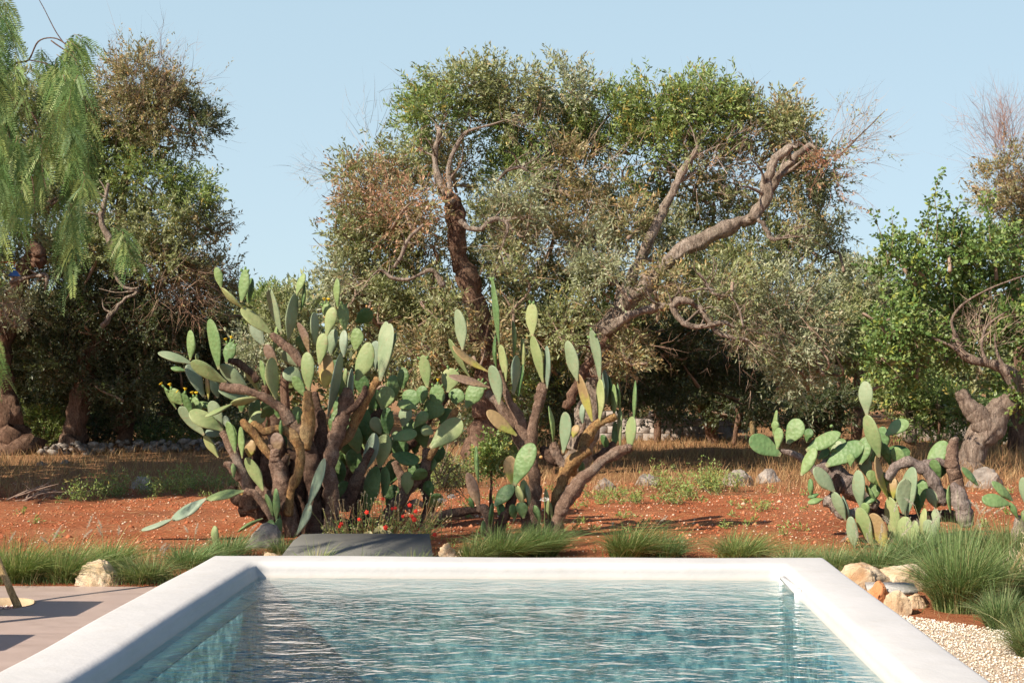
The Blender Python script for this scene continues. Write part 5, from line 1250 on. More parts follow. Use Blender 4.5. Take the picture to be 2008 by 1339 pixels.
# second thicket, right behind the first
YB = 14.1
B_ = thing('prickly_pear', 'dense dark green prickly pear thicket filling the right flank of the largest clump', 'cactus', root_at(770, YB), GC)
BP = [
 (750, 803, 762, 758, 40, 'green', 0, 0), (789, 764, 792, 720, 26, 'dark', .1, 0), (838, 760, 829, 696, 26, 'yg', 0, 0), (800, 803, 811, 764, 42, 'green', -.1, 0), (828, 792, 829, 756, 26, 'green', -.15, 0), (854, 803, 858, 753, 34, 'green', -.1, 0), (877, 769, 888, 722, 40, 'yg', .1, 0), (892, 793, 899, 762, 36, 'green', 0, 0), (914, 799, 945, 748, 38, 'green', -.2, 0),
 (760, 854, 759, 799, 29, 'dark', -.35, 0), (746, 851, 731, 818, 28, 'pale', -.25, 0), (769, 860, 818, 849, 28, 'green', -.35, 0), (712, 927, 736, 849, 31, 'blue', -.5, 0), (744, 917, 757, 851, 36, 'yg', -.4, 0), (769, 890, 822, 904, 31, 'dark', -.35, 0), (722, 1005, 739, 914, 36, 'dark', -.45, 0), (752, 978, 755, 914, 22, 'green', -.4, 0), (844, 878, 905, 823, 46, 'yg', -.4, 0), (834, 878, 818, 823, 38, 'dark', -.15, 0), (838, 822, 860, 786, 46, 'dark', -.1, 0),
 (790, 836, 800, 796, 30, 'pale', -.3, 0), (812, 838, 838, 808, 26, 'green', -.25, 0), (870, 842, 880, 800, 34, 'dark', 0, 0), (700, 858, 715, 800, 40, 'dark', .1, 0), (735, 805, 728, 760, 34, 'dark', .1, 0), (806, 938, 838, 924, 27, 'dark', -.35, 0), (798, 968, 800, 924, 29, 'yg', -.3, 0), (672, 1003, 676, 942, 35, 'dark', -.5, 0), (838, 992, 868, 972, 30, 'dark', -.3, 0), (845, 975, 838, 942, 26, 'dark', -.25, 0), (835, 930, 850, 898, 28, 'dark', -.2, 0),
 (700, 935, 690, 880, 36, 'dark', .2, 0), (790, 905, 780, 860, 36, 'dark', .1, 0), (715, 870, 700, 820, 36, 'dark', .2, 0), (815, 960, 812, 905, 34, 'dark', .15, 0), (765, 950, 775, 900, 36, 'dark', .2, 0), (860, 880, 872, 835, 34, 'dark', .15, 0), (690, 900, 670, 850, 34, 'dark', .3, 0), (720, 840, 745, 790, 36, 'dark', .3, 0), (760, 1000, 775, 950, 30, 'dark', .0, 0), (700, 1010, 700, 955, 32, 'dark', -.2, 0), (655, 760, 660, 705, 32, 'dark', .3, 0), (720, 780, 700, 730, 32, 'dark', .3, 0),
 (775, 780, 770, 735, 30, 'green', .2, 0), (818, 800, 780, 790, 24, 'green', -.3, 0), (850, 850, 826, 840, 26, 'yg', -.3, 0), (790, 860, 805, 830, 22, 'dark', -.2, 0),
]
for q in BP:
    info = pad(B_, *q[:6], YB+q[6], q[7]); k = (q[0], q[1])
    if k == (854, 803): crest(info, 3, 'bud', (1,), 0.6)
    if k == (914, 799): crest(info, 5, 'bud', None, 0.8)
    if k == (838, 760): crest(info, 2, 'bud', None, 0.7)
    if k == (877, 769): crest(info, 2, 'bud', None, 0.5)
for i, (l, d, m_) in enumerate([([(700, 1060, 22), (705, 1000, 18), (720, 950, 15), (745, 915, 12)], -.3, 'cactus_wood_dark'), ([(745, 1050, 18), (770, 1000, 15), (800, 960, 14), (835, 915, 11), (836, 880, 9)], -.25, 'cactus_wood'), ([(830, 1040, 16), (842, 990, 12), (830, 950, 11), (838, 915, 10), (838, 885, 8)], -.2, 'cactus_wood_dark'), ([(840, 900, 8), (868, 850, 8), (890, 812, 8), (896, 802, 5)], -.3, 'cactus_wood_orange'), ([(770, 1050, 16), (778, 985, 15), (790, 950, 12), (775, 905, 9)], .1, 'cactus_wood'), ([(800, 1000, 9), (815, 985, 8), (830, 990, 7)], -.3, 'cactus_wood'),
    ([(730, 1060, 18), (690, 950, 16), (700, 880, 14), (720, 830, 12), (760, 800, 10)], .3, 'cactus_wood_dark'), ([(780, 900, 12), (820, 850, 10), (850, 810, 9), (885, 770, 7)], .15, 'cactus_wood_dark')]):
    cactus_limb(B_, l, YB+d, m_, 40+i)

for i in range(22):
    x = rf.uniform(665, 860); y = rf.uniform(830, 990)-(x-700)*.1; pad(B_, x, y, x+rf.uniform(-24, 24), y-rf.uniform(40, 58), rf.uniform(22, 38), 'dark' if i % 4 else 'green', YB+rf.uniform(.0, .6))
# the middle plant
YC = 13.4
C_ = thing('prickly_pear', 'open prickly pear in the middle with upright narrow pads on long brown branches', 'cactus', root_at(1060, YC), GC)
CP = [
 (907, 686, 896, 606, 26, 'pale', 0, 0), (921, 739, 880, 664, 15, 'yg', .1, 0), (957, 729, 888, 678, 17, 'yellow', 0, 0), (960, 760, 880, 736, 18, 'brown', .05, 0), (979, 679, 965, 543, 13, 'green', .05, 0), (992, 748, 981, 676, 19, 'yg', 0, 0), (974, 724, 971, 657, 7, 'dark', .1, 0), (1007, 701, 1005, 628, 9, 'green', .15, 0), (1007, 773, 1013, 696, 21, 'blue', -.05, 0), (1026, 721, 1023, 662, 10, 'yg', .15, 0), (1016, 782, 1026, 714, 11, 'dark', .1, 0),
 (1044, 659, 1043, 594, 28, 'yg', 0, 0), (1065, 750, 1044, 658, 22, 'yg', 0, 0), (1073, 762, 1072, 678, 15, 'blue', -.05, 0), (979, 793, 963, 716, 28, 'pale', -.2, 0), (1132, 747, 1112, 668, 27, 'pale', 0, 0), (1176, 746, 1159, 646, 21, 'pale', 0, 0), (1161, 826, 1133, 732, 21, 'yellow', 0, 0), (1176, 826, 1177, 743, 19, 'yg', -.02, 0), (1188, 792, 1185, 725, 15, 'blue', .1, 0), (1194, 795, 1192, 735, 12, 'dark', .15, 0), (1204, 814, 1203, 753, 15, 'green', .05, 0), (1215, 804, 1210, 750, 8, 'green', .1, 0), (1243, 824, 1246, 746, 8, 'green', .1, 0), (1143, 832, 1143, 792, 14, 'blue', .1, 0),
 (1085, 868, 1076, 796, 9, 'green', -.1, 0), (1104, 888, 1109, 807, 27, 'pale', -.2, 0), (1123, 858, 1133, 833, 19, 'yellow', 0, 0), (1216, 875, 1216, 800, 11, 'yg', .1, 0), (1234, 887, 1240, 816, 24, 'yg', 0, 0), (1202, 882, 1206, 826, 17, 'green', .2, 0), (1192, 885, 1180, 852, 17, 'dark', .15, 0), (1013, 854, 955, 805, 29, 'yellow', -.1, 0), (1006, 952, 1000, 893, 31, 'yellow', -.3, 0), (1008, 952, 1046, 869, 41, 'green', -.4, 0), (970, 992, 1007, 951, 31, 'green', -.35, 0), (1025, 990, 1013, 951, 18, 'yg', -.4, 0), (940, 996, 916, 926, 25, 'brown', -.3, 0), (939, 947, 934, 874, 9, 'green', -.25, 0),
 (1027, 1016, 1020, 984, 27, 'green', -.4, 0), (1010, 1018, 1004, 988, 20, 'dark', -.35, 0), (1075, 1018, 1070, 958, 12, 'yg', -.2, 0), (1083, 1018, 1079, 985, 9, 'yg', -.2, 0), (1029, 978, 1026, 940, 20, 'yg', -.25, 0), (1037, 992, 1033, 950, 12, 'pale', -.3, 0), (960, 1030, 966, 985, 10, 'dark', -.4, 0), (945, 1055, 948, 1020, 12, 'green', -.45, 0), (1142, 935, 1140, 905, 16, 'green', .1, 0), (930, 1000, 920, 975, 12, 'dark', -.2, 0),
 (1060, 1025, 1048, 990, 16, 'green', -.35, 0), (985, 1022, 980, 985, 20, 'dark', -.3, 0),
]
for q in CP:
    info = pad(C_, *q[:6], YC+q[6], q[7]); k = (q[0], q[1])
    if k == (1044, 659): crest(info, 2, 'bud', None, 0.25)
    if k == (1176, 746): crest(info, 3, 'bud', None, 0.8)
    if k == (979, 679): crest(info, 2, 'bud', None, 0.4)
    if k == (1008, 952): knob(info[0], W(1056, 896, YC-.4), (1, -.2, 0), .016, .04, 'fruit_orange', 'fruit')
for i, (l, d, m_) in enumerate([
 ([(1050, 1050, 15), (1049, 985, 13), (1046, 914, 12), (1030, 870, 14), (1016, 820, 11), (996, 780, 9), (979, 728, 6)], 0, 'cactus_wood'),
 ([(1038, 905, 10), (1041, 876, 11), (1046, 828, 11), (1055, 795, 12), (1062, 765, 13), (1064, 752, 8)], -.02, 'cactus_wood'),
 ([(1080, 1050, 17), (1092, 976, 13), (1102, 945, 13), (1116, 912, 13), (1138, 893, 12), (1156, 882, 10)], -.1, 'cactus_wood_orange'),
 ([(1085, 1060, 22), (1097, 1012, 17), (1112, 978, 15), (1145, 938, 13), (1180, 905, 12), (1205, 890, 12), (1230, 880, 10), (1236, 878, 7)], -.2, 'cactus_wood'),
 ([(1120, 930, 10), (1138, 890, 9), (1150, 862, 12), (1168, 835, 11), (1190, 823, 9), (1208, 816, 8)], .0, 'cactus_wood_orange'),
 ([(1108, 916, 9), (1092, 890, 10), (1085, 868, 8)], -.1, 'cactus_wood'),
 ([(1105, 905, 10), (1085, 902, 13), (1070, 885, 12), (1063, 876, 7)], .05, 'cactus_wood_dark'),
 ([(955, 770, 10), (985, 800, 11), (1005, 840, 11), (1028, 885, 10)], .1, 'cactus_wood'),
 ([(958, 1070, 12), (960, 1033, 10), (952, 1000, 11), (938, 994, 8)], -.35, 'cactus_wood'),
 ([(850, 1018, 12), (880, 1008, 10), (908, 1002, 10), (953, 997, 9)], -.2, 'cactus_wood_dark'),
 ([(975, 1060, 14), (985, 1020, 12), (1003, 985, 9), (1008, 955, 8)], -.3, 'cactus_wood_dark'),
 ([(1040, 1060, 14), (1030, 1015, 10), (1026, 985, 8)], -.3, 'cactus_wood_dark'),
 ([(1072, 1060, 8), (1073, 1018, 6)], -.2, 'cactus_wood'),
 ([(1130, 880, 7), (1140, 850, 7), (1146, 828, 5)], .1, 'cactus_wood'),
 ([(1165, 900, 8), (1190, 885, 9), (1205, 870, 7)], .15, 'cactus_wood_dark')]):
    cactus_limb(C_, l, YC+d, m_, 60+i, 0.85)

# the sprawling plant at right
YD = 12.9
D_ = thing('prickly_pear', 'sprawling prickly pear at right with one tall chain of pads and grey fallen trunks', 'cactus', root_at(1740, YD), GC)
DP = [
 (1700, 815, 1696, 747, 31, 'pale', 0, 0), (1724, 896, 1699, 813, 32, 'yg', 0, 0), (1741, 976, 1718, 893, 17, 'yellow', 0, 0), (1751, 1062, 1744, 974, 32, 'yg', 0, 0), (1737, 853, 1781, 825, 31, 'green', .2, 0), (1730, 888, 1731, 836, 29, 'green', .3, 0), (1725, 890, 1785, 886, 33, 'dark', .25, 0), (1531, 892, 1470, 858, 42, 'green', 0, 0), (1524, 880, 1528, 838, 22, 'green', -.1, 0), (1521, 847, 1520, 825, 19, 'green', -.05, 0), (1516, 854, 1523, 804, 11, 'green', .1, 0), (1545, 870, 1567, 821, 40, 'green', .1, 0), (1583, 868, 1588, 840, 22, 'dark', .3, 0),
 (1581, 884, 1648, 848, 32, 'green', .1, 0), (1571, 932, 1599, 878, 27, 'green', -.1, 0), (1620, 914, 1692, 868, 42, 'green', .1, 0), (1688, 920, 1702, 856, 40, 'green', .25, 0), (1668, 914, 1668, 889, 19, 'green', 0, 0), (1636, 964, 1597, 916, 31, 'pale', -.2, 0), (1689, 998, 1683, 921, 28, 'pale', -.1, 0), (1726, 952, 1701, 924, 24, 'green', .05, 0), (1658, 1020, 1634, 964, 24, 'pale', -.2, 0), (1666, 1020, 1652, 972, 8, 'blue', -.18, 0), (1778, 1010, 1790, 915, 34, 'pale', -.1, 0), (1772, 1008, 1776, 938, 33, 'pale', -.15, 0), (1752, 977, 1752, 936, 24, 'yellow', .05, 0), (1815, 976, 1812, 944, 31, 'yellow', .15, 0), (1818, 919, 1856, 865, 37, 'green', .2, 0),
 (1712, 1072, 1684, 994, 30, 'yg', -.3, 0), (1738, 1076, 1709, 1006, 37, 'yellow', -.35, 0), (1676, 1074, 1668, 1012, 26, 'pale', -.3, 0), (1771, 1074, 1777, 1012, 34, 'yg', -.3, 0), (1813, 1060, 1813, 996, 17, 'yg', -.2, 0), (1836, 1055, 1835, 997, 22, 'pale', -.2, 0), (1826, 1070, 1819, 1018, 30, 'pale', -.3, 0), (1614, 978, 1584, 986, 15, 'green', -.2, 0), (1606, 968, 1584, 975, 12, 'green', -.15, 0), (1590, 972, 1589, 938, 14, 'green', -.15, 0), (1918, 952, 1886, 916, 15, 'green', 0, 0), (1640, 890, 1655, 860, 26, 'dark', .35, 0), (1665, 900, 1660, 868, 28, 'dark', .4, 0), (1690, 990, 1715, 975, 18, 'green', -.1, 0), (1720, 985, 1698, 950, 10, 'green', -.1, 0), (1800, 1010, 1796, 965, 20, 'dark', .05, 0), (1605, 900, 1625, 880, 20, 'dark', .2, 0), (1864, 1005, 1862, 950, 10, 'green', -.1, 0), (1700, 1010, 1695, 985, 20, 'green', -.2, 0), (1790, 1074, 1795, 1020, 24, 'yg', -.35, 0), (1650, 905, 1632, 880, 20, 'green', .15, 0), (1632, 840, 1630, 832, 8, 'green', .3, 0), (1740, 960, 1730, 925, 22, 'green', .1, 0),
]
for q in DP: pad(D_, *q[:6], YD+q[6], q[7])
rf = random.Random(23)
for i in range(18):
    x = rf.uniform(1630, 1850); y = rf.uniform(900, 1000); pad(D_, x, y, x+rf.uniform(-26, 26), y-rf.uniform(36, 56), rf.uniform(18, 32), ('green', 'dark', 'pale')[i % 3], YD+rf.uniform(.0, .35))
for i, (l, d, m_) in enumerate([
 ([(1600, 925, 12), (1575, 902, 10), (1555, 890, 8), (1532, 884, 7)], .1, 'cactus_wood_grey'),
 ([(1600, 925, 14), (1625, 918, 20), (1655, 945, 24), (1685, 970, 20), (1720, 990, 15)], .2, 'cactus_wood_grey'),
 ([(1615, 985, 10), (1632, 985, 14), (1650, 1008, 13), (1685, 1005, 12)], -.1, 'cactus_wood_grey'),
 ([(1740, 940, 10), (1758, 915, 14), (1785, 905, 15), (1812, 922, 14), (1832, 945, 14), (1848, 980, 13), (1852, 988, 9)], .05, 'cactus_wood_grey'),
 ([(1885, 965, 14), (1872, 930, 18), (1866, 900, 14), (1872, 866, 11), (1878, 858, 5)], .1, 'cactus_wood'),
 ([(1898, 1030, 18), (1888, 1000, 21), (1876, 965, 18), (1868, 948, 10)], -.1, 'cactus_wood_grey'),
 ([(1700, 1000, 14), (1740, 1010, 16), (1790, 1020, 16), (1850, 1010, 14), (1890, 1020, 12)], .3, 'cactus_wood_dark'),
 ([(1750, 1080, 10), (1751, 1055, 9)], 0, 'cactus_wood'),
 ([(1800, 915, 12), (1840, 905, 9), (1862, 915, 8)], .15, 'cactus_wood_grey'),
 ([(1620, 990, 8), (1640, 960, 10), (1640, 930, 9)], .1, 'cactus_wood_dark')]):
    cactus_limb(D_, [(q_[0], q_[1], q_[2]*.85) for q_ in l], YD+d, m_, 80+i, 0.9)
E_ = thing('prickly_pear', 'small prickly pear with two round pads at the far right edge', 'cactus', root_at(1995, 12.9), GC)
for q in [(1981, 988, 1925, 978, 30, 'green', 0, 0), (1986, 982, 1945, 944, 20, 'green', .1, 0), (1996, 1016, 1980, 984, 14, 'green', 0, 0), (2012, 990, 2006, 935, 24, 'pale', 0, 0), (2015, 1030, 2008, 1000, 20, 'green', -.1, 0)]: pad(E_, *q[:6], 12.9+q[6], q[7])
cactus_limb(E_, [(2000, 1075, 16), (1998, 1045, 14), (1998, 1012, 9)], 12.95, 'cactus_wood_grey', 99)

# ------------------------------------------------------------------ walls in the field
def rubble(name, lb, pts, n, h, seed, smin=.10, smax=.26):
    rng = random.Random(seed); g = Geo()
    for _ in range(n):
        u = rng.random()*(len(pts)-1); i = int(u); t = u-i
        a = W(pts[i][0], pts[i][1], 1.6*F/(pts[i][1]-717)); b = W(pts[i+1][0], pts[i+1][1], 1.6*F/(pts[i+1][1]-717))
        c = a.lerp(b, t); hh = rng.random(); s = rng.uniform(smin, smax)*(1.1-.4*hh)
        c = Vector((c.x, c.y+rng.uniform(-.35, .35)*(1-hh*.6), hh*h))
        bm = bmesh.new(); bmesh.ops.create_icosphere(bm, subdivisions=1, radius=1)
        rot = Matrix.Rotation(rng.random()*6, 3, 'Z') @ Matrix.Rotation(rng.random()*1.0, 3, 'X')
        V = [c+rot @ Vector((v.co.x*s*rng.uniform(.8, 1.2), v.co.y*s*.8*rng.uniform(.8, 1.2), v.co.z*s*.6*rng.uniform(.8, 1.2))) for v in bm.verts]
        Fq = [[v.index for v in f.verts] for f in bm.faces]; bm.free(); g.add([tuple(v) for v in V], np.array(Fq))
    o = g.build(name, M['rock_grey']); tag(o, lb, 'wall'); return o
rubble('rubble_wall', 'low dry stone rubble heap in the shade left of the large cactus', [(90, 896), (160, 893), (250, 888), (350, 886), (460, 886)], 150, 0.20, 3, .05, .15)
rubble('rubble_wall', 'dark line of rubble behind the right cactus left of the twisted trunk', [(1760, 862), (1830, 862), (1890, 864)], 120, 0.4, 4)
rubble('rubble_wall', 'bright rubble pile right of the twisted trunk at the frame edge', [(1930, 868), (1990, 866), (2060, 866)], 90, 0.5, 5)

def block_wall():
    Yw_ = 31.0; a = W(1225, 860, Yw_); b = W(1400, 862, Yw_); rng = random.Random(9); g = Geo(); hb = 0.16; z = -0.02
    row = 0
    while z < 0.62:
        x = a.x-(.17 if row % 2 else 0)-.6
        while x < b.x+.4:
            lw = rng.uniform(.28, .42); d = rng.uniform(-.02, .02)
            top = z+hb-.012
            if not (z > .42 and rng.random() < .3):
                v = [(xx, yy, zz+rng.uniform(-.006, .006)) for zz in (z, top) for xx, yy in ((x, Yw_+d), (x+lw-.014, Yw_+d), (x+lw-.014, Yw_+.3), (x, Yw_+.3))]
                g.add(v, [(0, 1, 5, 4), (1, 2, 6, 5), (2, 3, 7, 6), (3, 0, 4, 7), (4, 5, 6, 7)])
            x += lw
        z += hb; row += 1
    o = g.build('block_wall', M['tufa']); tag(o, 'low wall of pale tufa blocks in the dark right of the middle cactus', 'wall')
block_wall()

# ------------------------------------------------------------------ grasses
GG = np.array([(0.12, 0.21, 0.065), (0.19, 0.29, 0.10), (0.27, 0.37, 0.14), (0.40, 0.42, 0.20)])
SG = np.array([(0.43, 0.27, 0.13), (0.52, 0.36, 0.18), (0.34, 0.19, 0.10), (0.40, 0.21, 0.11)])
def tuft_geo(cx, cy, cz, R, H, n, rng, cols, lean=(0, 0), w=0.0078, segs=5, cp=(.3, .35, .25, .1)):
    a = rng.uniform(0, 6.283, n); r0 = R*0.36*np.sqrt(rng.uniform(0, 1, n))
    P = np.stack([cx+r0*np.cos(a), cy+r0*np.sin(a), np.full(n, cz-.02)], 1)
    a2 = a+rng.normal(0, .5, n); out = rng.uniform(.05, 1.0, n)**.8
    L = H*rng.uniform(.5, 1.1, n)*np.where(rng.uniform(0, 1, n) > .93, 1.35, 1); V = []; wid = w*rng.uniform(.6, 1.2, n)
    hx = np.cos(a2)*out+lean[0]; hy = np.sin(a2)*out+lean[1]
    sd = unit(np.stack([-np.sin(a2)+rng.normal(0, .5, n), np.cos(a2)+rng.normal(0, .5, n), rng.normal(0, .3, n)], 1))
    for k in range(segs+1):
        t = k/segs; hor = R*1.15*(t**1.6)*(L/H)
        z = L*(t-0.42*t*t*np.clip(out*1.35, 0.15, 1.5))
        c = P+np.stack([hx*hor, hy*hor, z], 1); ww = sd*(wid*(1-.9*t)*.5)[:, None]
        V += [c-ww, c+ww]
    V = np.stack(V, 1); m = 2*(segs+1)
    F1 = np.array([(2*k, 2*k+1, 2*k+3, 2*k+2) for k in range(segs)])
    Fq = (F1[None]+(np.arange(n)*m)[:, None, None]).reshape(-1, 4)
    base = np.asarray(cols)[rng.choice(len(cols), n, p=cp)]*rng.uniform(.8, 1.2, (n, 1))
    return V.reshape(-1, 3), Fq, np.repeat(base, m, 0)

def plume_geo(p, d, L, rng, col=(0.62, 0.56, 0.45)):
    n = 170; t = rng.uniform(0, 1, n); q = p+np.outer(t*L, d); e = unit(rng.normal(0, 1, (n, 3))+d*0.7)
    return ribbons(q, e, 0.020*(1-.5*np.abs(2*t-.8)), 0.0017, np.array(col)*rng.uniform(.8, 1.2, (n, 1)), 1, 0, rng=rng)

def grass_tuft(px, pyb, Y, wpx, hpx, n, lb, seed, lean=(0, 0), plumes=0, dry=0.06):
    rng = np.random.default_rng(seed); b = W(px, pyb, Y); z = 0.0
    root = thing('grass_tuft', lb, 'grass', (b.x, Y, z), 'ornamental grass tufts')
    tone = rng.uniform(.78, 1.15)*np.array([rng.uniform(.9, 1.25), 1, rng.uniform(.8, 1.1)]); dry = rng.uniform(.03, .22); hpx *= rng.uniform(.82, 1.1)
    g = Geo(); R = wpx*0.72*S(Y); H = hpx*1.12*S(Y); n = int(n*1.35)
    g.add(*tuft_geo(b.x, Y, z, R, H, n, rng, GG*tone, lean))
    k = int(n*dry)
    if k: g.add(*tuft_geo(b.x, Y, z, R*.8, H*.7, k, rng, SG, lean))
    g.build('blades', M['grass_blade'], root, col=True)
    if plumes:
        g = Geo()
        for _ in range(plumes):
            a = rng.uniform(0, 6.28); d = unit(np.array([math.cos(a)*.5+lean[0], math.sin(a)*.5, 1.2])); s0 = np.array([b.x, Y, z])+np.array([math.cos(a), math.sin(a), 0])*R*.2
            hh = H*rng.uniform(.85, 1.15); e = s0+d*hh
            v, f, _ = tube([(*s0, .0015), (*(s0+d*hh*.5), .0013), (*e, .001)], 4, 2); g.add(v, f, np.full((len(v), 3), (0.42, 0.38, 0.2)))
            dd = unit(d+np.array([rng.normal(0, .3), 0, -.4])); g.add(*plume_geo(e, dd, rng.uniform(.07, .11), rng))
        g.build('seed_heads', M['straw'], root, col=True)
# Y, px of base, width, height
tufts = [
 (40, 10.5, 150, 95, 900, 'tall dark green grass tuft at the far left behind the deck', (.15, 0), 2),
 (130, 10.5, 130, 85, 850, 'grass tuft second from the left just left of the cream boulder', (.2, 0), 3),
 (-30, 10.45, 120, 80, 500, 'grass tuft cut by the left frame edge', (.1, 0), 1),
 (215, 11.1, 110, 75, 700, 'grass tuft directly behind the cream boulder', (.2, 0), 3),
 (285, 10.5, 130, 70, 850, 'arching grass tuft right of the cream boulder', (-.1, 0), 2),
 (370, 11.2, 120, 62, 750, 'grass tuft beside the left rim of the pool near its back corner', (.15, 0), 2),
 (445, 11.7, 100, 60, 550, 'low grass tuft behind the left back corner of the pool', (.2, 0), 1),
 (560, 12.0, 90, 45, 350, 'thin grass tuft in front of the left end of the grey panel', (.1, 0), 0),
 (620, 10.95, 90, 60, 200, 'sparse see-through grass at the left half of the grey panel', (.1, 0), 0),
 (720, 10.95, 110, 55, 220, 'sparse see-through grass before the middle of the grey panel', (.1, 0), 0),
 (815, 11.0, 90, 60, 240, 'sparse grass before the right end of the grey panel', (.1, 0), 0),
 (990, 11.9, 150, 75, 1100, 'thick grass tuft under the left half of the middle cactus', (.2, 0), 0),
 (1060, 12.1, 120, 80, 900, 'grass tuft at the very foot of the middle cactus', (.15, 0), 0),
 (930, 11.6, 90, 60, 450, 'grass tuft right of the cream pitted rock', (.1, 0), 0),
 (1235, 12.0, 150, 78, 1000, 'wide grass tuft behind the rim right of the middle cactus', (.25, 0), 1),
 (1310, 11.9, 90, 60, 450, 'low grass tuft between two larger ones behind the rim', (.2, 0), 0),
 (1450, 11.9, 140, 62, 850, 'grass tuft behind the right third of the far rim', (.2, 0), 0),
 (1560, 11.5, 110, 50, 550, 'short grass tuft left of the right back pool corner', (.2, 0), 0),
 (1640, 11.3, 120, 58, 650, 'grass tuft just behind the right back pool corner', (.1, 0), 1),
 (1720, 11.2, 115, 70, 800, 'grass tuft behind the ochre rocks with pinkish plumes', (.1, 0), 6),
 (1790, 11.6, 120, 90, 900, 'feathery grass tuft under the right cactus', (.1, 0), 7),
 (1880, 11.8, 125, 95, 900, 'tall grass tuft behind the largest one with pale plumes', (.1, 0), 7),
 (1975, 11.6, 120, 90, 900, 'grass tuft behind the right edge of the largest one', (.0, 0), 4),
 (1880, 9.45, 175, 160, 2000, 'largest bright grass tuft spilling over the gravel at right', (.05, 0), 1),
 (1985, 9.9, 115, 120, 1000, 'grass tuft right of the largest one at the frame edge', (0, 0), 1),
 (1962, 8.75, 95, 90, 900, 'yellow green grass tuft on bare red soil at the right edge', (.05, 0), 0),
 (2025, 7.9, 100, 100, 900, 'nearest grass tuft cut by the right frame edge', (-.1, 0), 0),
]
for i, (px, Y, wp, hp, n, lb, ln, pl) in enumerate(tufts):
    grass_tuft(px, 717+1.6*F/Y, Y, wp, hp, n, lb, 200+i, ln, pl)

# dry oat stems at right edge
rng = np.random.default_rng(77); T = thing('oat_grass', 'bleached wild oat stalks leaning over the grass at the right edge', 'grass', tuple(W(1975, 1160, 9.6))[:2]+(0,)); g = Geo()
for k in range(11):
    x0 = 1960+rng.uniform(0, 20); s0 = np.array(W(x0, 1165, 9.6)); s0[2] = 0; e = np.array(W(x0+rng.uniform(0, 60), rng.uniform(1055, 1100), 9.6+rng.uniform(-.2, .2)))
    v, f, _ = tube([(*s0, .002), (*((s0+e)/2+np.array([-.03, 0, .03])), .0018), (*e, .001)], 4, 3); g.add(v, f, np.full((len(v), 3), (0.6, 0.42, 0.2)))
    m = 10; P = e+rng.normal(0, .03, (m, 3))*np.array([1, .5, 1.6]); D = unit(np.array([.3, 0, -1])+rng.normal(0, .3, (m, 3)))
    g.add(*ribbons(P, D, .03, .006, np.full((m, 3), (0.74, 0.62, 0.42)), 2, .1, rng=rng))
g.build('stems', M['straw'], T, col=True)

# ground-cover grass along the bed, dry field grass, weeds
def patch(n, x0, x1, y0, y1, H, w, cols, rng, cp, mask=None, bend=.5, segs=3):
    X = rng.uniform(x0, x1, n); Y = rng.uniform(y0, y1, n)
    if mask is not None:
        mk = np.array([mask(x, y) for x, y in zip(X, Y)]); X, Y = X[mk], Y[mk]
    n = len(X); P = np.stack([X, Y, gh_arr(np.stack([X, Y], 1))-.01], 1)
    D = unit(np.stack([rng.normal(.08, .35, n), rng.normal(0, .35, n), np.ones(n)], 1))
    base = np.asarray(cols)[rng.choice(len(cols), n, p=cp)]*rng.uniform(.75, 1.2, (n, 1))
    return ribbons(P, D, H*rng.uniform(.4, 1.2, n), w*rng.uniform(.6, 1.2, n), base, segs, bend*.4, .15, rng=rng)
rng = np.random.default_rng(31)
G = Geo()
def mk(x, y): return mnoise.noise(Vector((x*1.1, y*1.4, 4))) > -.12+(.5 if y > 12.0 else 0)
mixc = np.array([(0.11, 0.18, 0.05), (0.19, 0.26, 0.08), (0.30, 0.27, 0.12), (0.45, 0.32, 0.17)])
G.add(*patch(16000, -7, 6.5, 10.3, 12.4, .12, .005, mixc, rng, (.3, .3, .2, .2), mk))
G.add(*patch(2600, -6.5, -2.4, 10.22, 10.6, .13, .006, mixc, rng, (.35, .35, .2, .1)))
G.add(*patch(9000, 1.9, 6.5, 10.2, 12.6, .16, .0055, mixc, rng, (.35, .35, .2, .1)))
G.add(*patch(900, 2.2, 4.6, 8.6, 10.2, .10, .005, mixc, rng, (.2, .2, .3, .3), lambda x, y: x > np.interp(y, [8.5, 9.15, 10.2], [2.9, 2.3, 2.0])))
o = G.build('low_grass', M['grass_blade'], col=True); o['kind'] = 'stuff'
G = Geo()
def mk2(x, y): return mnoise.noise(Vector((x*.5, y*.6, 9)))*1.5+(y-18.3)*.6 > -.2
G.add(*patch(52000, -15, 17, 16.8, 31, .21, .011, SG, rng, (.3, .25, .25, .2), mk2, .6, 2))
G.add(*patch(9000, 3, 17, 19.0, 26, .34, .010, SG, rng, (.3, .3, .2, .2), None, .5, 2))
o = G.build('dry_grass', M['straw'], col=True); o['kind'] = 'stuff'
# straw litter lying flat on the red soil
n = 5200; X = rng.uniform(-7, 7, n); Yl_ = rng.uniform(12, 18.5, n); P = np.stack([X, Yl_, gh_arr(np.stack([X, Yl_], 1))+.006], 1)
a = rng.uniform(0, 3.14, n); D = np.stack([np.cos(a), np.sin(a)*.7, rng.normal(0, .06, n)], 1)
v, f, c = ribbons(P, unit(D), rng.uniform(.03, .14, n), .005, SG[rng.choice(4, n)], 2, .2, rng=rng)
o = np_mesh('straw_litter', v, f, M['straw'], col=c); o['kind'] = 'stuff'
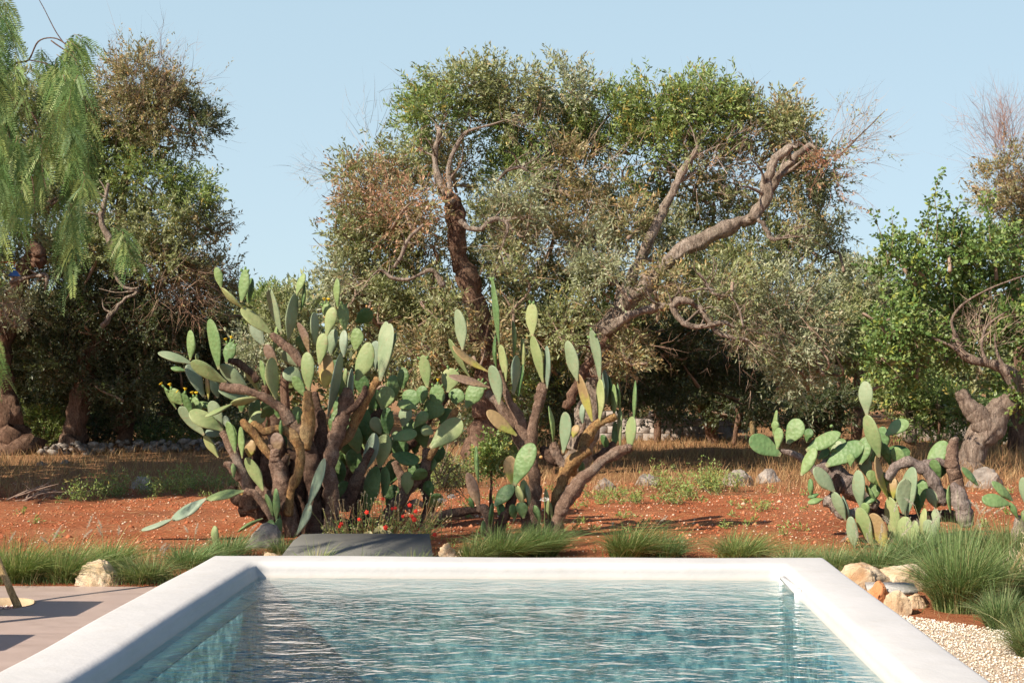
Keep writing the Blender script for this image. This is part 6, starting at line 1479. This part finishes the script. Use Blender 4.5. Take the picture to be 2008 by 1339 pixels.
# scattered small weeds
G = Geo(); rng = np.random.default_rng(41)
spots = [(rng.uniform(-6.5, 6.5), rng.uniform(12.6, 18.5), rng.uniform(.03, .08)) for _ in range(110)]
for px, py, h in [(215, 975, .35), (175, 985, .28), (330, 975, .35), (350, 960, .3), (400, 965, .3), (300, 970, .25), (1170, 975, .18), (1200, 985, .15), (1230, 980, .18), (1290, 960, .35), (1310, 985, .2), (1400, 960, .4), (1420, 965, .35), (1260, 985, .2), (1490, 1000, .1), (440, 960, .2), (870, 950, .5), (890, 955, .45), (850, 960, .4), (1350, 975, .25), (980, 900, .6), (960, 900, .55), (995, 905, .5)]:
    p = W(px, py, 1.6*F/(py-717)); 
    for _ in range(3): spots.append((p.x+rng.normal(0, .12), p.y+rng.normal(0, .15), h))
for (x, y, h) in spots:
    m = 4+int(h*30); P = np.full((m, 3), (x, y, ground_h(x, y)))+rng.normal(0, .02+h*.1, (m, 3))*np.array([1, 1, 0]); D = unit(np.stack([rng.normal(0, .5, m), rng.normal(0, .5, m), np.ones(m)], 1)); 
    L = h*rng.uniform(.5, 1.2, m)
    v, f, c = ribbons(P, D, L, .006, np.full((m, 3), (0.16, 0.2, 0.08)), 3, .2, rng=rng); G.add(v, f, c)
    q = max(3, int(h*22)); PP = np.repeat(P, q, 0)+np.repeat(D*L[:, None], q, 0)*rng.uniform(.15, 1, (m*q, 1))
    DD = unit(rng.normal(0, 1, (m*q, 3))+np.array([0, 0, .6])); v, f, c = leaves_from_sprigs(PP, DD, .02, 2, .045, .014, 'bright', rng=rng); G.add(v, f, c)
o = G.build('weeds', M['grass_blade'], col=True); o['kind'] = 'stuff'

# dark shrub under the middle cactus's left branch
T = tree('shrub', 'small dark glossy shrub behind the left branches of the middle cactus', 'shrub', 965, 15.3)
K = Crown(301); K.blob(965, 895, 34, 50, 15.3, 'green', 3.2, dr=.25, leaf=0.045, lw=0.022, clump=.12, twig=.15, spr=.12); K.g.build('foliage', M['pear_leaf'], T, col=True)
limb(T, [(962, 1000, 3), (964, 930, 2.5), (968, 880, 1.5)], 15.3, 'bark_dark', 'stem', 6)
T = tree('shrub', 'thin grey green weedy shrub between the large and the middle cactus', 'shrub', 880, 15.0)
K = Crown(302); K.blob(880, 935, 38, 45, 15.0, 'olive', 1.6, dr=.25, leaf=0.03, lw=0.010, clump=.15, twig=.6, spr=.16); K.g.build('foliage', M['olive_leaf'], T, col=True)
K.tw.build('stems', M['twig'], T, col=True)

# dead brushwood at left
T = thing('brushwood', 'bundle of bare grey dead twigs lying on the soil at left', 'branches', tuple(W(70, 985, 16.6))[:2]+(0,)); g = Geo(); rng = np.random.default_rng(55)
for k in range(9):
    a = np.array(W(20+rng.uniform(-20, 40), 990+rng.uniform(-6, 4), 16.6+rng.uniform(-.2, .2))); a[2] = .02; b = np.array(W(60+rng.uniform(0, 70), 955+rng.uniform(-8, 25), 16.6+rng.uniform(-.3, .3)))
    v, f, _ = tube([(*a, .010), (*((a+b)/2+np.array([0, 0, .04*rng.normal()])), .008), (*b, .003)], 5, 4, .3); g.add(v, f, np.full((len(v), 3), (0.26, 0.19, 0.15)))
    P = a+np.outer(rng.uniform(.4, .9, 5), b-a); D = unit(b-a+rng.normal(0, .25, (5, 3))); g.add(*ribbons(P, D, .22, .007, np.full((5, 3), (0.26, 0.19, 0.15)), 3, .3, rng=rng))
g.build('twigs', M['twig'], T, col=True)

# red flowering succulent behind the panel
T = thing('flowering_plant', 'sprawling plant with thin stalks and scattered small red flowers behind the grey panel', 'flowers', root_at(760, 12.3)); g = Geo(); g2 = Geo(); rng = np.random.default_rng(66)
tips = []
for k in range(150):
    x0 = rng.uniform(650, 835); y0 = 1062; ln = (x0-735)/200*60+rng.normal(8, 14); Yf = 12.2+rng.uniform(-.2, .25)
    a = np.array(W(x0, 1068, Yf)); e = np.array(W(x0+ln, rng.uniform(975, 1045) if rng.random() < .75 else rng.uniform(960, 990), Yf+rng.normal(0, .08)))
    v, f, _ = tube([(*a, .0028), (*((a+e)/2+rng.normal(0, .012, 3)), .0024), (*e, .0018)], 4, 3); c = [(0.42, 0.24, 0.10), (0.33, 0.33, 0.12), (0.5, 0.35, 0.18)][rng.integers(3)]; g.add(v, f, np.full((len(v), 3), c)); tips.append((e, unit(e-a)))
    m = 6; P = a+np.outer(rng.uniform(.05, .7, m), e-a); D = unit(rng.normal(0, 1, (m, 3))); v, f, c = leaves_from_sprigs(P, D, .02, 2, .032, .010, 'bright', rng=rng); g.add(v, f, c)
g.build('stems', M['grass_blade'], T, col=True)
for k, (e, d) in enumerate(tips):
    n_ = 10; 
    P = np.repeat(e[None], n_, 0)+rng.normal(0, .004, (n_, 3)); D = unit(rng.normal(0, 1, (n_, 3))); g2.add(*ribbons(P, D, .008, .006, np.full((n_, 3), (0.66, 0.55, 0.36)), 1, 0, rng=rng))
g2.build('seed_pods', M['straw'], T, col=True)
for (fx, fy, fs) in [(719, 1004, 5), (704, 1018, 4), (751, 978, 4), (769, 997, 4), (775, 996, 4), (803, 990, 5), (815, 1002, 5), (812, 1018, 6), (807, 1012, 5), (669, 1027, 5), (666, 1032, 4), (756, 1034, 6), (852, 1048, 5), (790, 1012, 4)]:
    p = W(fx, fy, 12.0 if fx < 840 else 11.9); V = []; Fq = []; r = fs*S(12)*.95; ph = fx*.7
    for k in range(5):
        a = ph+k*1.2566; ca, sa = math.cos(a), math.sin(a); i = len(V)
        ux = Vector((ca, .25, sa)); vx = Vector((-sa, 0, ca))
        V += [tuple(p), tuple(p+ux*r*.6+vx*r*.42+Vector((0, -.004, 0))), tuple(p+ux*r*1.05), tuple(p+ux*r*.6-vx*r*.42+Vector((0, -.004, 0)))]; Fq.append((i, i+1, i+2, i+3))
    np_mesh('flower', V, Fq, M['flower_red'], T)
# broad squash-like leaves in it
for (fx, fy, s_) in [(745, 1040, 12), (722, 1048, 9), (762, 1046, 8)]:
    p = W(fx, fy, 12.05); V = [tuple(p)]; nn = 14
    for k in range(nn): a = 6.283*k/nn; rr = s_*S(12)*(1+.12*math.sin(3*a+fx)); V.append(tuple(p+Vector((math.cos(a)*rr, -.02*math.cos(2*a), math.sin(a)*rr*.8))))
    g = Geo(); g.add(V, np.array([(0, k+1, (k+1) % nn+1) for k in range(nn)])); g.build('leaf', M['pad_green'], T)
# white umbel flowers
for i, (fx, fy, Yf, lb) in enumerate([(866, 979, 13.0, 'white flower head low left of the middle cactus base, the lower of two'), (885, 971, 13.1, 'white flower head low left of the middle cactus base, the upper of two'), (1068, 977, 12.8, 'white flower head against the middle cactus trunk')]):
    rng = np.random.default_rng(90+i); p = np.array(W(fx, fy, Yf)); T = thing('white_flower', lb, 'flower', (p[0], p[1], 0), 'white umbel flowers')
    n_ = 120; a = rng.uniform(0, 6.28, n_); r = 9*S(Yf)*np.sqrt(rng.uniform(0, 1, n_)); P = p+np.stack([r*np.cos(a), r*np.sin(a)*.8, .35*r*np.sin(a)-r*.2], 1)
    v, f, c = ribbons(P, unit(rng.normal(0, 1, (n_, 3))), .008, .006, np.full((n_, 3), (0.78, 0.77, 0.70)), 1, 0, rng=rng); np_mesh('umbel', v, f, M['twig'], T, col=c)
    v, f, _ = tube([(p[0], p[1], 0, .003), (*p, .002)], 5, 3); g = Geo(); g.add(v, f, np.full((len(v), 3), (0.2, .28, .1))); g.build('stem', M['twig'], T, col=True)

# two unseen table shapes, added to cast the shadows on the deck
for (xr, yn, yf, lb) in [(-3.84, 8.46, 9.02, 'square unseen table added to shade the deck behind the other'), (-3.86, 7.35, 7.82, 'square unseen table added to shade the deck nearer the camera')]:
    T = thing('shade_table', lb, 'table', (xr-.35, (yn+yf)/2, 0), 'unseen tables added to shade the deck'); h = .74
    def bx(name, x0, x1, y0, y1, z0, z1):
        g = Geo(); v = [(x, y, z) for z in (z0, z1) for x, y in ((x0, y0), (x1, y0), (x1, y1), (x0, y1))]
        g.add(v, [(3, 2, 1, 0), (4, 5, 6, 7), (0, 1, 5, 4), (1, 2, 6, 5), (2, 3, 7, 6), (3, 0, 4, 7)]); g.build(name, M['wood_furn'], T)
    bx('table_top', xr-.75, xr, yn, yf, h-.03, h)
    for x in (xr-.73, xr-.07):
        for y in (yn+.02, yf-.07): bx('leg', x, x+.05, y, y+.05, .002, h-.03)
print('objects', len(bpy.data.objects))
